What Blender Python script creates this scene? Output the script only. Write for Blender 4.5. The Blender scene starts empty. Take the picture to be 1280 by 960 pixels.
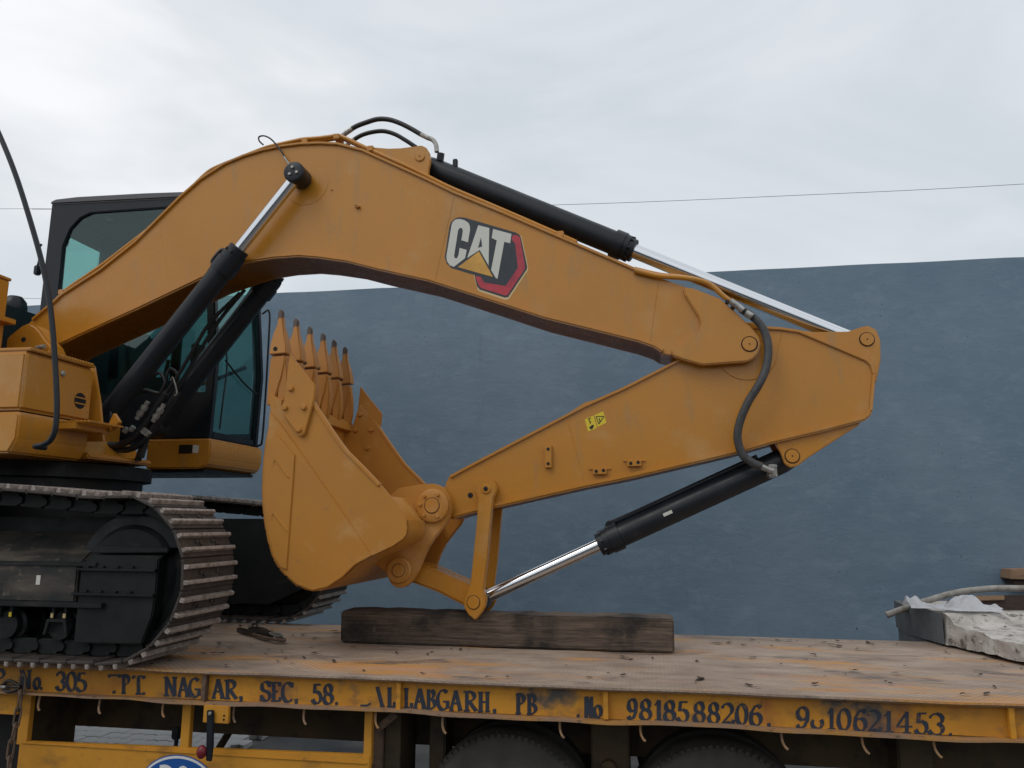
import bpy, bmesh, math, random
from mathutils import Vector, Matrix
random.seed(7)
scene = bpy.context.scene
col = scene.collection
R = math.radians

# ---------------------------------------------------------------- camera
EYE = 2.25
YAW, PITCH, ROLL, FPX = R(10.0), math.atan(174.0/970.0), 0.0047, 970.0
fw = Vector((-math.sin(YAW)*math.cos(PITCH), math.cos(YAW)*math.cos(PITCH), math.sin(PITCH)))
rt0 = Vector((math.cos(YAW), math.sin(YAW), 0.0))
up0 = rt0.cross(fw)
rt = rt0*math.cos(ROLL) + up0*math.sin(ROLL)
up = up0*math.cos(ROLL) - rt0*math.sin(ROLL)
CAM = Vector((0, 0, EYE))
cam = bpy.data.cameras.new('camera')
cam.sensor_width = 36.0
cam.lens = FPX/1280.0*36.0
cam.clip_start, cam.clip_end = 0.05, 2000.0
cam_o = bpy.data.objects.new('camera', cam)
cam_o.matrix_world = Matrix(((rt.x, up.x, -fw.x, 0), (rt.y, up.y, -fw.y, 0), (rt.z, up.z, -fw.z, EYE), (0, 0, 0, 1)))
col.objects.link(cam_o)
scene.camera = cam_o

# ---------------------------------------------------------------- sky (overcast) and sun
SUN_EL, SUN_AZ = R(52), R(215)          # azimuth measured clockwise from +Y: behind the photographer, to the left
world = bpy.data.worlds.new('World')
scene.world = world
world.use_nodes = True
nt = world.node_tree
nt.nodes.clear()
N = nt.nodes.new
out = N('ShaderNodeOutputWorld'); bg = N('ShaderNodeBackground'); bg.inputs['Strength'].default_value = 0.1
sky = N('ShaderNodeTexSky'); sky.sky_type = 'NISHITA'; sky.sun_disc = False
sky.sun_elevation = SUN_EL; sky.sun_rotation = SUN_AZ; sky.dust_density = 4.0
tc = N('ShaderNodeTexCoord')
mp = N('ShaderNodeMapping'); mp.inputs['Scale'].default_value = (1.0, 1.0, 2.2); mp.inputs['Location'].default_value = (7.1, 2.2, 0.8)
n1 = N('ShaderNodeTexNoise'); n1.inputs['Scale'].default_value = 1.5; n1.inputs['Detail'].default_value = 5.0; n1.inputs['Roughness'].default_value = 0.52
n1.inputs['Distortion'].default_value = 0.5
cr = N('ShaderNodeValToRGB')
e = cr.color_ramp.elements
e[0].position = 0.36; e[0].color = (0.645, 0.70, 0.75, 1)
e[1].position = 0.62; e[1].color = (0.97, 0.98, 1.0, 1)
m = cr.color_ramp.elements.new(0.50); m.color = (0.77, 0.805, 0.845, 1)
sc = N('ShaderNodeVectorMath'); sc.operation = 'SCALE'; sc.inputs['Scale'].default_value = 10.3
mx = N('ShaderNodeMix'); mx.data_type = 'RGBA'; mx.inputs['Factor'].default_value = 0.94
L = nt.links.new
L(tc.outputs['Generated'], mp.inputs['Vector']); L(mp.outputs['Vector'], n1.inputs['Vector'])
L(n1.outputs['Fac'], cr.inputs['Fac']); L(cr.outputs['Color'], sc.inputs[0])
L(sky.outputs['Color'], mx.inputs['A']); L(sc.outputs['Vector'], mx.inputs['B'])
L(mx.outputs['Result'], bg.inputs['Color']); L(bg.outputs['Background'], out.inputs['Surface'])
sun = bpy.data.lights.new('sun', 'SUN'); sun.energy = 0.6; sun.angle = R(25); sun.color = (1.0, 0.96, 0.9)
sun_o = bpy.data.objects.new('sun', sun); col.objects.link(sun_o)
sd = Vector((math.sin(SUN_AZ)*math.cos(SUN_EL), math.cos(SUN_AZ)*math.cos(SUN_EL), math.sin(SUN_EL)))
sun_o.rotation_euler = sd.to_track_quat('Z', 'Y').to_euler()
sun_o.location = (0, 0, 30)
vs = scene.view_settings
vs.view_transform = 'Standard'; vs.look = 'None'; vs.gamma = 1.0; vs.exposure = 0.0; vs.use_curve_mapping = False

# ---------------------------------------------------------------- measuring helpers: a point of the place on a known plane
def ray(px, py):
    return fw*FPX + rt*(px-640.0) + up*(480.0-py)
def P(px, py, Y):
    d = ray(px, py); return CAM + d*(Y/d.y)
def PZ(px, py, z):
    d = ray(px, py); return CAM + d*((z-EYE)/d.z)
def PX(px, py, x):
    d = ray(px, py); return CAM + d*(x/d.x)
def pp(pts, Y):
    o = []
    for a, b in pts:
        v = P(a, b, Y); o.append((v.x, v.z))
    return o

# ---------------------------------------------------------------- materials
def new_mat(name):
    m = bpy.data.materials.new(name); m.use_nodes = True
    t = m.node_tree; t.nodes.clear()
    o = t.nodes.new('ShaderNodeOutputMaterial'); b = t.nodes.new('ShaderNodeBsdfPrincipled')
    t.links.new(b.outputs['BSDF'], o.inputs['Surface'])
    return m, t, b, o
def rgba(c): return (c[0], c[1], c[2], 1.0)
def noise(t, scale, detail=4, rough=0.55, stretch=None, dist=0.0, coord='Object'):
    tcn = t.nodes.new('ShaderNodeTexCoord'); src = tcn.outputs[coord]
    if stretch:
        mpn = t.nodes.new('ShaderNodeMapping'); mpn.inputs['Scale'].default_value = stretch
        t.links.new(src, mpn.inputs['Vector']); src = mpn.outputs['Vector']
    n = t.nodes.new('ShaderNodeTexNoise'); n.inputs['Scale'].default_value = scale
    n.inputs['Detail'].default_value = detail; n.inputs['Roughness'].default_value = rough; n.inputs['Distortion'].default_value = dist
    t.links.new(src, n.inputs['Vector']); return n.outputs['Fac']
def ramp(t, src, lo, hi, c0=(0, 0, 0), c1=(1, 1, 1)):
    r = t.nodes.new('ShaderNodeValToRGB'); r.color_ramp.elements[0].position = lo; r.color_ramp.elements[1].position = hi
    r.color_ramp.elements[0].color = rgba(c0); r.color_ramp.elements[1].color = rgba(c1)
    t.links.new(src, r.inputs['Fac']); return r.outputs['Color']
def mixc(t, fac, a, b):
    x = t.nodes.new('ShaderNodeMix'); x.data_type = 'RGBA'
    for k, v in (('A', a), ('B', b)):
        if isinstance(v, tuple): x.inputs[k].default_value = rgba(v)
        else: t.links.new(v, x.inputs[k])
    if isinstance(fac, float): x.inputs['Factor'].default_value = fac
    else: t.links.new(fac, x.inputs['Factor'])
    return x.outputs['Result']
def pmat(name, c1, c2=None, scale=3.0, lo=0.4, hi=0.65, rough=0.5, rough2=None, metal=0.0, bump=0.0, bscale=60.0, spots=(), stretch=None, coat=0.0, spec=0.5):
    """base colour c1 with patches of c2; spots: (colour, scale, lo, hi, stretch)"""
    m, t, b, o = new_mat(name)
    c = c1
    if c2:
        c = mixc(t, ramp(t, noise(t, scale, 5, 0.6, stretch), lo, hi), c1, c2)
    for s in spots:
        c = mixc(t, ramp(t, noise(t, s[1], 5, 0.6, s[4] if len(s) > 4 else None), s[2], s[3]), c, s[0])
    if isinstance(c, tuple): b.inputs['Base Color'].default_value = rgba(c)
    else: t.links.new(c, b.inputs['Base Color'])
    b.inputs['Roughness'].default_value = rough
    if rough2 is not None:
        f = ramp(t, noise(t, scale*2.3, 5, 0.6), 0.35, 0.7, (rough,)*3, (rough2,)*3)
        t.links.new(f, b.inputs['Roughness'])
    b.inputs['Metallic'].default_value = metal
    b.inputs['Specular IOR Level'].default_value = spec
    if coat:
        b.inputs['Coat Weight'].default_value = coat; b.inputs['Coat Roughness'].default_value = 0.12
    if bump:
        bn = t.nodes.new('ShaderNodeBump'); bn.inputs['Strength'].default_value = bump; bn.inputs['Distance'].default_value = 0.01
        t.links.new(noise(t, bscale, 4, 0.6), bn.inputs['Height']); t.links.new(bn.outputs['Normal'], b.inputs['Normal'])
    return m

YEL = (0.505, 0.212, 0.019)
M = {}
M['yellow'] = pmat('machine_yellow', YEL, (0.455, 0.197, 0.024), 1.7, 0.35, 0.7, 0.24, 0.36, bump=0.04, bscale=120,
                   spots=[((0.34, 0.20, 0.08), 7, 0.56, 0.86, (1.2, 1, 0.3)), ((0.52, 0.30, 0.11), 2.3, 0.56, 0.85), ((0.30, 0.15, 0.06), 60, 0.74, 0.8)], coat=0.1)
M['bucket'] = pmat('bucket_yellow', (0.51, 0.217, 0.026), (0.45, 0.195, 0.031), 2.5, 0.35, 0.7, 0.45, 0.6, bump=0.08, bscale=90,
                   spots=[((0.56, 0.32, 0.12), 3.1, 0.55, 0.8), ((0.30, 0.16, 0.06), 14, 0.62, 0.8), ((0.16, 0.10, 0.06), 45, 0.70, 0.78)])
# tooth: painted, bare dark steel towards the worn point (Generated z of the shared mesh)
mt, t, b, o = new_mat('tooth_paint')
tcn = t.nodes.new('ShaderNodeTexCoord'); sx = t.nodes.new('ShaderNodeSeparateXYZ'); t.links.new(tcn.outputs['Generated'], sx.inputs[0])
ad = t.nodes.new('ShaderNodeMath'); ad.operation = 'MULTIPLY_ADD'; ad.inputs[1].default_value = 0.16
t.links.new(noise(t, 25, 4), ad.inputs[0]); t.links.new(sx.outputs['Z'], ad.inputs[2])
t.links.new(mixc(t, ramp(t, ad.outputs[0], 0.975, 1.03), (0.46, 0.19, 0.030), (0.085, 0.055, 0.04)), b.inputs['Base Color'])
b.inputs['Roughness'].default_value = 0.5
M['tooth'] = mt
M['black'] = pmat('black_paint', (0.010, 0.0135, 0.018), (0.015, 0.019, 0.024), 3, 0.4, 0.7, 0.32, 0.5, spots=[((0.05, 0.045, 0.04), 7, 0.66, 0.9)], spec=0.35)
M['cabblack'] = pmat('cab_black', (0.009, 0.013, 0.018), (0.013, 0.017, 0.022), 3, 0.4, 0.7, 0.35, spec=0.32)
M['interior'] = pmat('cab_interior', (0.025, 0.03, 0.035), None, rough=0.8)
M['roofcap'] = pmat('cab_roof_grey', (0.09, 0.09, 0.10), None, rough=0.45)
M['under'] = pmat('undercarriage', (0.008, 0.0105, 0.011), (0.016, 0.018, 0.018), 5, 0.4, 0.7, 0.42, 0.65,
                  spots=[((0.075, 0.062, 0.048), 4, 0.60, 0.86, (0.6, 1.5, 1.5)), ((0.10, 0.085, 0.065), 30, 0.68, 0.8)], spec=0.3)
M['dusty'] = pmat('dusty_frame', (0.012, 0.0135, 0.0135), (0.035, 0.031, 0.026), 4, 0.35, 0.6, 0.55, 0.7,
                  spots=[((0.11, 0.088, 0.066), 3.2, 0.47, 0.72, (0.5, 2.5, 1.5)), ((0.17, 0.14, 0.11), 16, 0.60, 0.75, (0.7, 3, 1))])
M['shoe'] = pmat('track_shoe', (0.034, 0.028, 0.025), (0.075, 0.06, 0.05), 14, 0.35, 0.7, 0.5, 0.7, metal=0.15, bump=0.2, bscale=80,
                 spots=[((0.012, 0.012, 0.013), 6, 0.56, 0.72)])
M['grouser'] = pmat('worn_grouser', (0.40, 0.345, 0.31), (0.17, 0.14, 0.12), 26, 0.42, 0.68, 0.40, 0.6, metal=0.35, bump=0.2, bscale=90)
M['chrome'] = pmat('chrome_rod', (0.72, 0.74, 0.77), None, rough=0.14, metal=1.0)
M['fitting'] = pmat('zinc_fitting', (0.42, 0.41, 0.38), (0.25, 0.24, 0.22), 30, rough=0.4, metal=0.6)
M['hose'] = pmat('rubber_hose', (0.012, 0.013, 0.015), None, rough=0.45)
M['greyhose'] = pmat('grey_hose', (0.062, 0.063, 0.064), (0.04, 0.04, 0.042), 30, rough=0.6)
M['dark'] = pmat('dark_gap', (0.006, 0.006, 0.007), None, rough=0.8)
M['decalblack'] = pmat('decal_black', (0.018, 0.026, 0.036), (0.026, 0.034, 0.043), 40, rough=0.4)
M['decalwhite'] = pmat('decal_white', (0.60, 0.60, 0.54), None, rough=0.4)
M['decalcream'] = pmat('decal_edge', (0.62, 0.47, 0.24), None, rough=0.4)
M['decalred'] = pmat('decal_red', (0.48, 0.035, 0.055), (0.30, 0.025, 0.05), 9, rough=0.38)
M['decalyel'] = pmat('decal_gold', (0.66, 0.36, 0.06), (0.52, 0.27, 0.045), 9, rough=0.38)
M['stickeryel'] = pmat('sticker_yellow', (0.72, 0.55, 0.03), None, rough=0.45)
M['trailer'] = pmat('trailer_paint', (0.62, 0.285, 0.022), (0.50, 0.22, 0.024), 2.2, 0.35, 0.7, 0.5, 0.68, bump=0.1, bscale=50,
                    spots=[((0.30, 0.145, 0.03), 5, 0.55, 0.78, (1, 1, 2)), ((0.14, 0.075, 0.04), 11, 0.64, 0.76), ((0.05, 0.035, 0.028), 38, 0.70, 0.76)])
M['beam'] = pmat('beam_paint', (0.62, 0.285, 0.022), (0.47, 0.205, 0.024), 2.6, 0.35, 0.7, 0.5, 0.68, bump=0.12, bscale=50,
                 spots=[((0.30, 0.14, 0.03), 6, 0.55, 0.78, (1, 1, 2)), ((0.085, 0.08, 0.07), 2.3, 0.56, 0.70, (1.3, 1, 1.6)), ((0.36, 0.13, 0.03), 1.9, 0.56, 0.74, (1.5, 1, 1.2)), ((0.12, 0.065, 0.04), 13, 0.64, 0.76), ((0.05, 0.035, 0.028), 38, 0.70, 0.76)])
M['flange'] = pmat('flange_rust', (0.30, 0.19, 0.12), (0.42, 0.21, 0.05), 3, 0.45, 0.65, 0.6, 0.75, bump=0.2, bscale=60,
                   spots=[((0.12, 0.075, 0.05), 18, 0.58, 0.72)])
M['chassis'] = pmat('chassis_shade_grime', (0.055, 0.037, 0.018), (0.10, 0.06, 0.02), 3, 0.4, 0.7, 0.7, spots=[((0.02, 0.016, 0.012), 5, 0.5, 0.7)])  # yellow paint with the under-deck shade put into its colour, plus grimy patches
M['rust'] = pmat('rusty_steel', (0.11, 0.075, 0.055), (0.19, 0.12, 0.08), 20, rough=0.65, metal=0.2, bump=0.3, bscale=80)
M['oilsteel'] = pmat('oily_steel', (0.022, 0.019, 0.017), (0.07, 0.045, 0.03), 20, 0.45, 0.7, rough=0.4, metal=0.4)
M['tyre'] = pmat('tyre_rubber', (0.035, 0.032, 0.029), (0.065, 0.057, 0.049), 6, 0.35, 0.7, 0.8, bump=0.1, bscale=60)
M['letter'] = pmat('letter_paint', (0.022, 0.030, 0.050), (0.035, 0.045, 0.066), 8, 0.4, 0.7, 0.55,
                   spots=[((0.42, 0.19, 0.025), 26, 0.64, 0.72), ((0.30, 0.14, 0.024), 3.1, 0.66, 0.80)])
M['blue'] = pmat('sticker_blue', (0.012, 0.09, 0.34), None, rough=0.35)
M['white'] = pmat('white_paint', (0.72, 0.72, 0.70), None, rough=0.45)
M['red'] = pmat('red_plastic', (0.16, 0.012, 0.018), None, rough=0.4)
M['cloth'] = pmat('white_cloth', (0.82, 0.83, 0.85), (0.72, 0.73, 0.76), 12, rough=0.85)
M['pipe'] = pmat('grey_pipe', (0.36, 0.34, 0.31), (0.20, 0.18, 0.15), 12, rough=0.6, bump=0.2)
M['wood'] = pmat('raw_wood', (0.30, 0.19, 0.11), (0.20, 0.12, 0.07), 8, rough=0.75, stretch=(1, 12, 12), bump=0.2)
M['brownwood'] = pmat('brown_board', (0.052, 0.032, 0.024), (0.03, 0.02, 0.016), 8, rough=0.8, stretch=(1, 12, 12), bump=0.2)
M['concrete'] = pmat('whitewashed_concrete', (0.52, 0.49, 0.45), (0.34, 0.31, 0.28), 5, 0.42, 0.66, 0.85, bump=0.8, bscale=22,
                     spots=[((0.13, 0.11, 0.095), 9, 0.54, 0.64), ((0.05, 0.042, 0.036), 24, 0.60, 0.68)])
M['cement'] = pmat('dark_cement', (0.115, 0.125, 0.13), (0.075, 0.085, 0.09), 7, 0.4, 0.7, 0.8, bump=0.3, bscale=40)
M['paver'] = pmat('paver_concrete', (0.52, 0.515, 0.505), (0.40, 0.40, 0.395), 5, 0.4, 0.7, 0.85, bump=0.3, bscale=90)
M['leaf'] = pmat('dry_leaf', (0.045, 0.03, 0.02), None, rough=0.8)
M['plate'] = pmat('label_black', (0.012, 0.013, 0.014), None, rough=0.4)

# timber: long grain, dark stains
mt, t, b, o = new_mat('old_timber')
g = ramp(t, noise(t, 3.0, 8, 0.65, (1.2, 14, 22)), 0.32, 0.68, (0.042, 0.030, 0.022), (0.165, 0.118, 0.086))
c = mixc(t, ramp(t, noise(t, 2.2, 5, 0.6, (1.3, 1, 1.5)), 0.48, 0.66), g, (0.022, 0.017, 0.014))
c = mixc(t, ramp(t, noise(t, 9, 6, 0.7), 0.62, 0.74), c, (0.20, 0.155, 0.125))
t.links.new(c, b.inputs['Base Color']); b.inputs['Roughness'].default_value = 0.85
bn = t.nodes.new('ShaderNodeBump'); bn.inputs['Strength'].default_value = 0.7; bn.inputs['Distance'].default_value = 0.012
t.links.new(noise(t, 4.0, 8, 0.7, (1.5, 16, 24)), bn.inputs['Height']); t.links.new(bn.outputs['Normal'], b.inputs['Normal'])
M['timber'] = mt

# deck plate: rusty chequer plate with worn orange paint
mt, t, b, o = new_mat('deck_plate')
c = mixc(t, ramp(t, noise(t, 2.2, 6, 0.65, (0.8, 1.6, 1)), 0.36, 0.66), (0.29, 0.21, 0.16), (0.50, 0.385, 0.295))
c = mixc(t, ramp(t, noise(t, 1.25, 5, 0.6, (0.7, 2.6, 1)), 0.53, 0.66), c, (0.60, 0.29, 0.08))
c = mixc(t, ramp(t, noise(t, 1.7, 6, 0.65, (0.8, 2.2, 1), 0.6), 0.55, 0.68), c, (0.12, 0.098, 0.088))
c = mixc(t, ramp(t, noise(t, 1.1, 6, 0.65, (0.9, 3.0, 1), 0.9), 0.60, 0.72), c, (0.58, 0.31, 0.21))
c = mixc(t, ramp(t, noise(t, 26, 5, 0.7, (1, 2, 1)), 0.66, 0.74), c, (0.085, 0.06, 0.05))
t.links.new(c, b.inputs['Base Color'])
t.links.new(ramp(t, noise(t, 5, 5), 0.3, 0.7, (0.55,)*3, (0.8,)*3), b.inputs['Roughness'])
tcn = t.nodes.new('ShaderNodeTexCoord')
wv = []
for a in (45, -45):
    mpn = t.nodes.new('ShaderNodeMapping'); mpn.inputs['Rotation'].default_value = (0, 0, R(a))
    w = t.nodes.new('ShaderNodeTexWave'); w.inputs['Scale'].default_value = 9.0; w.inputs['Distortion'].default_value = 0.0
    t.links.new(tcn.outputs['Object'], mpn.inputs['Vector']); t.links.new(mpn.outputs['Vector'], w.inputs['Vector']); wv.append(w.outputs['Fac'])
mm = t.nodes.new('ShaderNodeMath'); mm.operation = 'MULTIPLY'; t.links.new(wv[0], mm.inputs[0]); t.links.new(wv[1], mm.inputs[1])
t.links.new(mixc(t, ramp(t, mm.outputs[0], 0.15, 0.6, (0.22,)*3, (0.0,)*3), c, (0.12, 0.095, 0.08)), b.inputs['Base Color'])
b1 = t.nodes.new('ShaderNodeBump'); b1.inputs['Strength'].default_value = 0.8; b1.inputs['Distance'].default_value = 0.006
t.links.new(mm.outputs[0], b1.inputs['Height'])
b2 = t.nodes.new('ShaderNodeBump'); b2.inputs['Strength'].default_value = 0.35; b2.inputs['Distance'].default_value = 0.02
t.links.new(noise(t, 6, 5, 0.6), b2.inputs['Height']); t.links.new(b1.outputs['Normal'], b2.inputs['Normal'])
t.links.new(b2.outputs['Normal'], b.inputs['Normal'])
M['deck'] = mt

# wall: blue-grey painted plaster, blotchy, pock-marked
mt, t, b, o = new_mat('blue_plaster')
c = mixc(t, ramp(t, noise(t, 0.5, 6, 0.62, (1, 1, 1.3)), 0.36, 0.66), (0.118, 0.182, 0.246), (0.156, 0.222, 0.285))
c = mixc(t, ramp(t, noise(t, 3.4, 8, 0.75, (0.8, 1, 1.5), 0.3), 0.50, 0.78), c, (0.185, 0.258, 0.325))
c = mixc(t, ramp(t, noise(t, 1.3, 7, 0.7, (3.0, 1, 0.35)), 0.62, 0.85), c, (0.105, 0.155, 0.215))
c = mixc(t, ramp(t, noise(t, 7.5, 3, 0.5, (1.2, 1, 0.8)), 0.79, 0.80), c, (0.035, 0.05, 0.07))
mk = t.nodes.new('ShaderNodeMath'); mk.operation = 'MULTIPLY'
t.links.new(ramp(t, noise(t, 30, 3, 0.6, (1.2, 1, 0.8)), 0.63, 0.67), mk.inputs[0]); t.links.new(ramp(t, noise(t, 1.1, 5, 0.7), 0.50, 0.60), mk.inputs[1])
c = mixc(t, mk.outputs[0], c, (0.06, 0.085, 0.115))
t.links.new(c, b.inputs['Base Color']); b.inputs['Roughness'].default_value = 0.62
b1 = t.nodes.new('ShaderNodeBump'); b1.inputs['Strength'].default_value = 0.35; b1.inputs['Distance'].default_value = 0.03
t.links.new(noise(t, 1.6, 7, 0.62, (1, 1, 2.2)), b1.inputs['Height'])
b2 = t.nodes.new('ShaderNodeBump'); b2.inputs['Strength'].default_value = 0.3; b2.inputs['Distance'].default_value = 0.006
t.links.new(noise(t, 45, 4, 0.6), b2.inputs['Height']); t.links.new(b1.outputs['Normal'], b2.inputs['Normal'])
t.links.new(b2.outputs['Normal'], b.inputs['Normal'])
M['wall'] = mt

# ground: dusty dark asphalt with damp patches
mt, t, b, o = new_mat('yard_ground')
c = mixc(t, ramp(t, noise(t, 1.2, 7, 0.65), 0.4, 0.65), (0.085, 0.083, 0.08), (0.16, 0.155, 0.145))
c = mixc(t, ramp(t, noise(t, 0.5, 5, 0.6), 0.5, 0.6), c, (0.055, 0.055, 0.055))
t.links.new(c, b.inputs['Base Color'])
t.links.new(ramp(t, noise(t, 0.5, 5, 0.6), 0.45, 0.6, (0.8,)*3, (0.35,)*3), b.inputs['Roughness'])
bn = t.nodes.new('ShaderNodeBump'); bn.inputs['Strength'].default_value = 0.5; bn.inputs['Distance'].default_value = 0.02
t.links.new(noise(t, 12, 6, 0.65), bn.inputs['Height']); t.links.new(bn.outputs['Normal'], b.inputs['Normal'])
M['ground'] = mt

# tinted glass: thin pane, part clear tint, part mirror of the surroundings
m, t, b, o = new_mat('tinted_glass')
tr = t.nodes.new('ShaderNodeBsdfTransparent'); tr.inputs['Color'].default_value = (0.62, 0.79, 0.77, 1)
gl = t.nodes.new('ShaderNodeBsdfGlossy'); gl.inputs['Color'].default_value = (0.85, 0.95, 0.95, 1); gl.inputs['Roughness'].default_value = 0.03
lw = t.nodes.new('ShaderNodeLayerWeight'); lw.inputs['Blend'].default_value = 0.5
pwn = t.nodes.new('ShaderNodeMath'); pwn.operation = 'POWER'; pwn.inputs[1].default_value = 5.0; t.links.new(lw.outputs['Facing'], pwn.inputs[0])
fr = t.nodes.new('ShaderNodeMath'); fr.operation = 'MULTIPLY_ADD'; fr.inputs[1].default_value = 0.90; fr.inputs[2].default_value = 0.045; t.links.new(pwn.outputs[0], fr.inputs[0])
ms = t.nodes.new('ShaderNodeMixShader')
t.links.new(fr.outputs[0], ms.inputs[0]); t.links.new(tr.outputs[0], ms.inputs[1]); t.links.new(gl.outputs[0], ms.inputs[2])
t.links.new(ms.outputs[0], o.inputs['Surface'])
M['glass'] = m

# ---------------------------------------------------------------- mesh helpers
def finish(name, bm, mat, parent=None, smooth=True, sharp=35):
    bmesh.ops.recalc_face_normals(bm, faces=bm.faces[:])
    me = bpy.data.meshes.new(name); bm.to_mesh(me); bm.free()
    me.materials.append(M[mat] if isinstance(mat, str) else mat)
    if smooth and len(me.polygons):
        me.polygons.foreach_set('use_smooth', [True]*len(me.polygons)); me.set_sharp_from_angle(angle=R(sharp))
    return link(name, me, parent)
def link(name, me, parent=None, mw=None):
    o = bpy.data.objects.new(name, me); col.objects.link(o)
    if parent is not None:
        o.parent = parent
        o.matrix_parent_inverse = Matrix.Translation(-Vector(parent.get('_loc', (0, 0, 0))))
    if mw is not None: o.matrix_basis = mw
    return o
def thing(name, label, cat, loc, group=None):
    o = bpy.data.objects.new(name, None); col.objects.link(o); o.location = loc; o['_loc'] = tuple(loc)
    return tag(o, label, cat, group)
def tag(o, label, cat, group=None):
    o['label'] = label; o['category'] = cat
    if group: o['group'] = group
    return o
def nb(): return bmesh.new()
def bevel(bm, b, seg=2, ang=20):
    if b <= 0: return bm
    es = [e for e in bm.edges if len(e.link_faces) == 2 and e.calc_face_angle(0) > R(ang)]
    bmesh.ops.bevel(bm, geom=es, offset=b, segments=seg, affect='EDGES', clamp_overlap=True)
    return bm
def prism(pts, y0, y1, b=0.0, bm=None, seg=2):
    """outline in (x, z), given thickness from y0 to y1"""
    t = nb()
    a = [t.verts.new((x, y0, z)) for x, z in pts]; c = [t.verts.new((x, y1, z)) for x, z in pts]
    n = len(pts)
    t.faces.new(a); t.faces.new(c[::-1])
    for i in range(n): t.faces.new((a[i], c[i], c[(i+1) % n], a[(i+1) % n]))
    bmesh.ops.recalc_face_normals(t, faces=t.faces[:])
    bevel(t, b, seg)
    return merge(bm, t)
def merge(bm, t):
    if bm is None: return t
    me = bpy.data.meshes.new('tmp'); t.to_mesh(me); t.free(); bm.from_mesh(me); bpy.data.meshes.remove(me)
    return bm
def box(x0, x1, y0, y1, z0, z1, b=0.0, bm=None, seg=2):
    return prism([(x0, z0), (x1, z0), (x1, z1), (x0, z1)], y0, y1, b, bm, seg)
def frame(d):
    d = d.normalized(); a = Vector((0, 0, 1)) if abs(d.z) < 0.9 else Vector((0, 1, 0))
    u = d.cross(a).normalized(); return u, d.cross(u).normalized()
def lathe(p0, p1, prof, bm=None, seg=28):
    """prof: (distance from p0 towards p1, radius)"""
    t = nb(); p0, p1 = Vector(p0), Vector(p1); d = (p1-p0).normalized(); u, v = frame(d)
    rings = []
    for s, r in prof:
        if r <= 1e-5: rings.append([t.verts.new(p0+d*s)])
        else: rings.append([t.verts.new(p0+d*s+(u*math.cos(2*math.pi*k/seg)+v*math.sin(2*math.pi*k/seg))*r) for k in range(seg)])
    for a, c in zip(rings, rings[1:]):
        for k in range(seg):
            k2 = (k+1) % seg
            if len(a) == 1 and len(c) == 1: continue
            if len(a) == 1: t.faces.new((a[0], c[k2], c[k]))
            elif len(c) == 1: t.faces.new((a[k], a[k2], c[0]))
            else: t.faces.new((a[k], a[k2], c[k2], c[k]))
    for r_, flip in ((rings[0], 1), (rings[-1], 0)):
        if len(r_) > 1: t.faces.new(r_[::-1] if flip else r_)
    return merge(bm, t)
def cyl(p0, p1, r, bm=None, seg=24, b=0.0):
    Ln = (Vector(p1)-Vector(p0)).length
    if b: return lathe(p0, p1, [(0, r-b), (b, r), (Ln-b, r), (Ln, r-b)], bm, seg)
    return lathe(p0, p1, [(0, r), (Ln, r)], bm, seg)
def catmull(pts, n=6):
    pts = [Vector(p) for p in pts]
    q = [pts[0]*2-pts[1]] + pts + [pts[-1]*2-pts[-2]]; o = []
    for i in range(1, len(q)-2):
        a, b_, c, d = q[i-1], q[i], q[i+1], q[i+2]
        for k in range(n):
            s = k/n
            o.append(0.5*((2*b_)+(c-a)*s+(2*a-5*b_+4*c-d)*s*s+(3*b_-a-3*c+d)*s**3))
    o.append(q[-2]); return o
def tube(pts, r, bm=None, seg=10, n=6, smooth=True, rf=None):
    t = nb(); pts = catmull(pts, n) if smooth else [Vector(p) for p in pts]
    d0 = (pts[1]-pts[0]).normalized(); u, v = frame(d0); rings = []
    for i, p in enumerate(pts):
        d = (pts[min(i+1, len(pts)-1)]-pts[max(i-1, 0)]).normalized()
        u = (u-d*u.dot(d)).normalized(); v = d.cross(u)
        rr = rf(i) if rf else r
        rings.append([t.verts.new(p+(u*math.cos(2*math.pi*k/seg)+v*math.sin(2*math.pi*k/seg))*rr) for k in range(seg)])
    for a, c in zip(rings, rings[1:]):
        for k in range(seg): t.faces.new((a[k], a[(k+1) % seg], c[(k+1) % seg], c[k]))
    t.faces.new(rings[0][::-1]); t.faces.new(rings[-1])
    return merge(bm, t)
def ribbon(pts, th, y0, y1, b=0.0, bm=None, side=1):
    """plate of thickness th following an open polyline (x, z), spanning y0..y1"""
    pts = [Vector((p[0], p[1])) for p in pts]; off = []
    for i, p in enumerate(pts):
        a = pts[max(i-1, 0)]; c = pts[min(i+1, len(pts)-1)]
        d = (c-a).normalized(); n = Vector((-d.y, d.x))*side
        if 0 < i < len(pts)-1:
            d1 = (pts[i]-a).normalized(); k = max(0.5, d.dot(d1)); off.append(p+n*th/k)
        else: off.append(p+n*th)
    return prism([tuple(p) for p in pts]+[tuple(p) for p in off[::-1]], y0, y1, b, bm)
def disc(px, py, Yf, r, depth, b=0.004, bm=None, seg=28):
    """short drum whose visible face sits at depth Yf"""
    c = P(px, py, Yf); return cyl((c.x, Yf, c.z), (c.x, Yf+depth, c.z), r, bm, seg, b)
def hexbolt(x, Yf, z, r=0.014, h=0.012, bm=None):
    return lathe((x, Yf, z), (x, Yf-h, z), [(0, r), (h*0.8, r), (h, r*0.8)], bm, 6)
def flat(pts, Y, bm=None):
    t = nb(); t.faces.new([t.verts.new((x, Y, z)) for x, z in pts]); return merge(bm, t)

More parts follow.
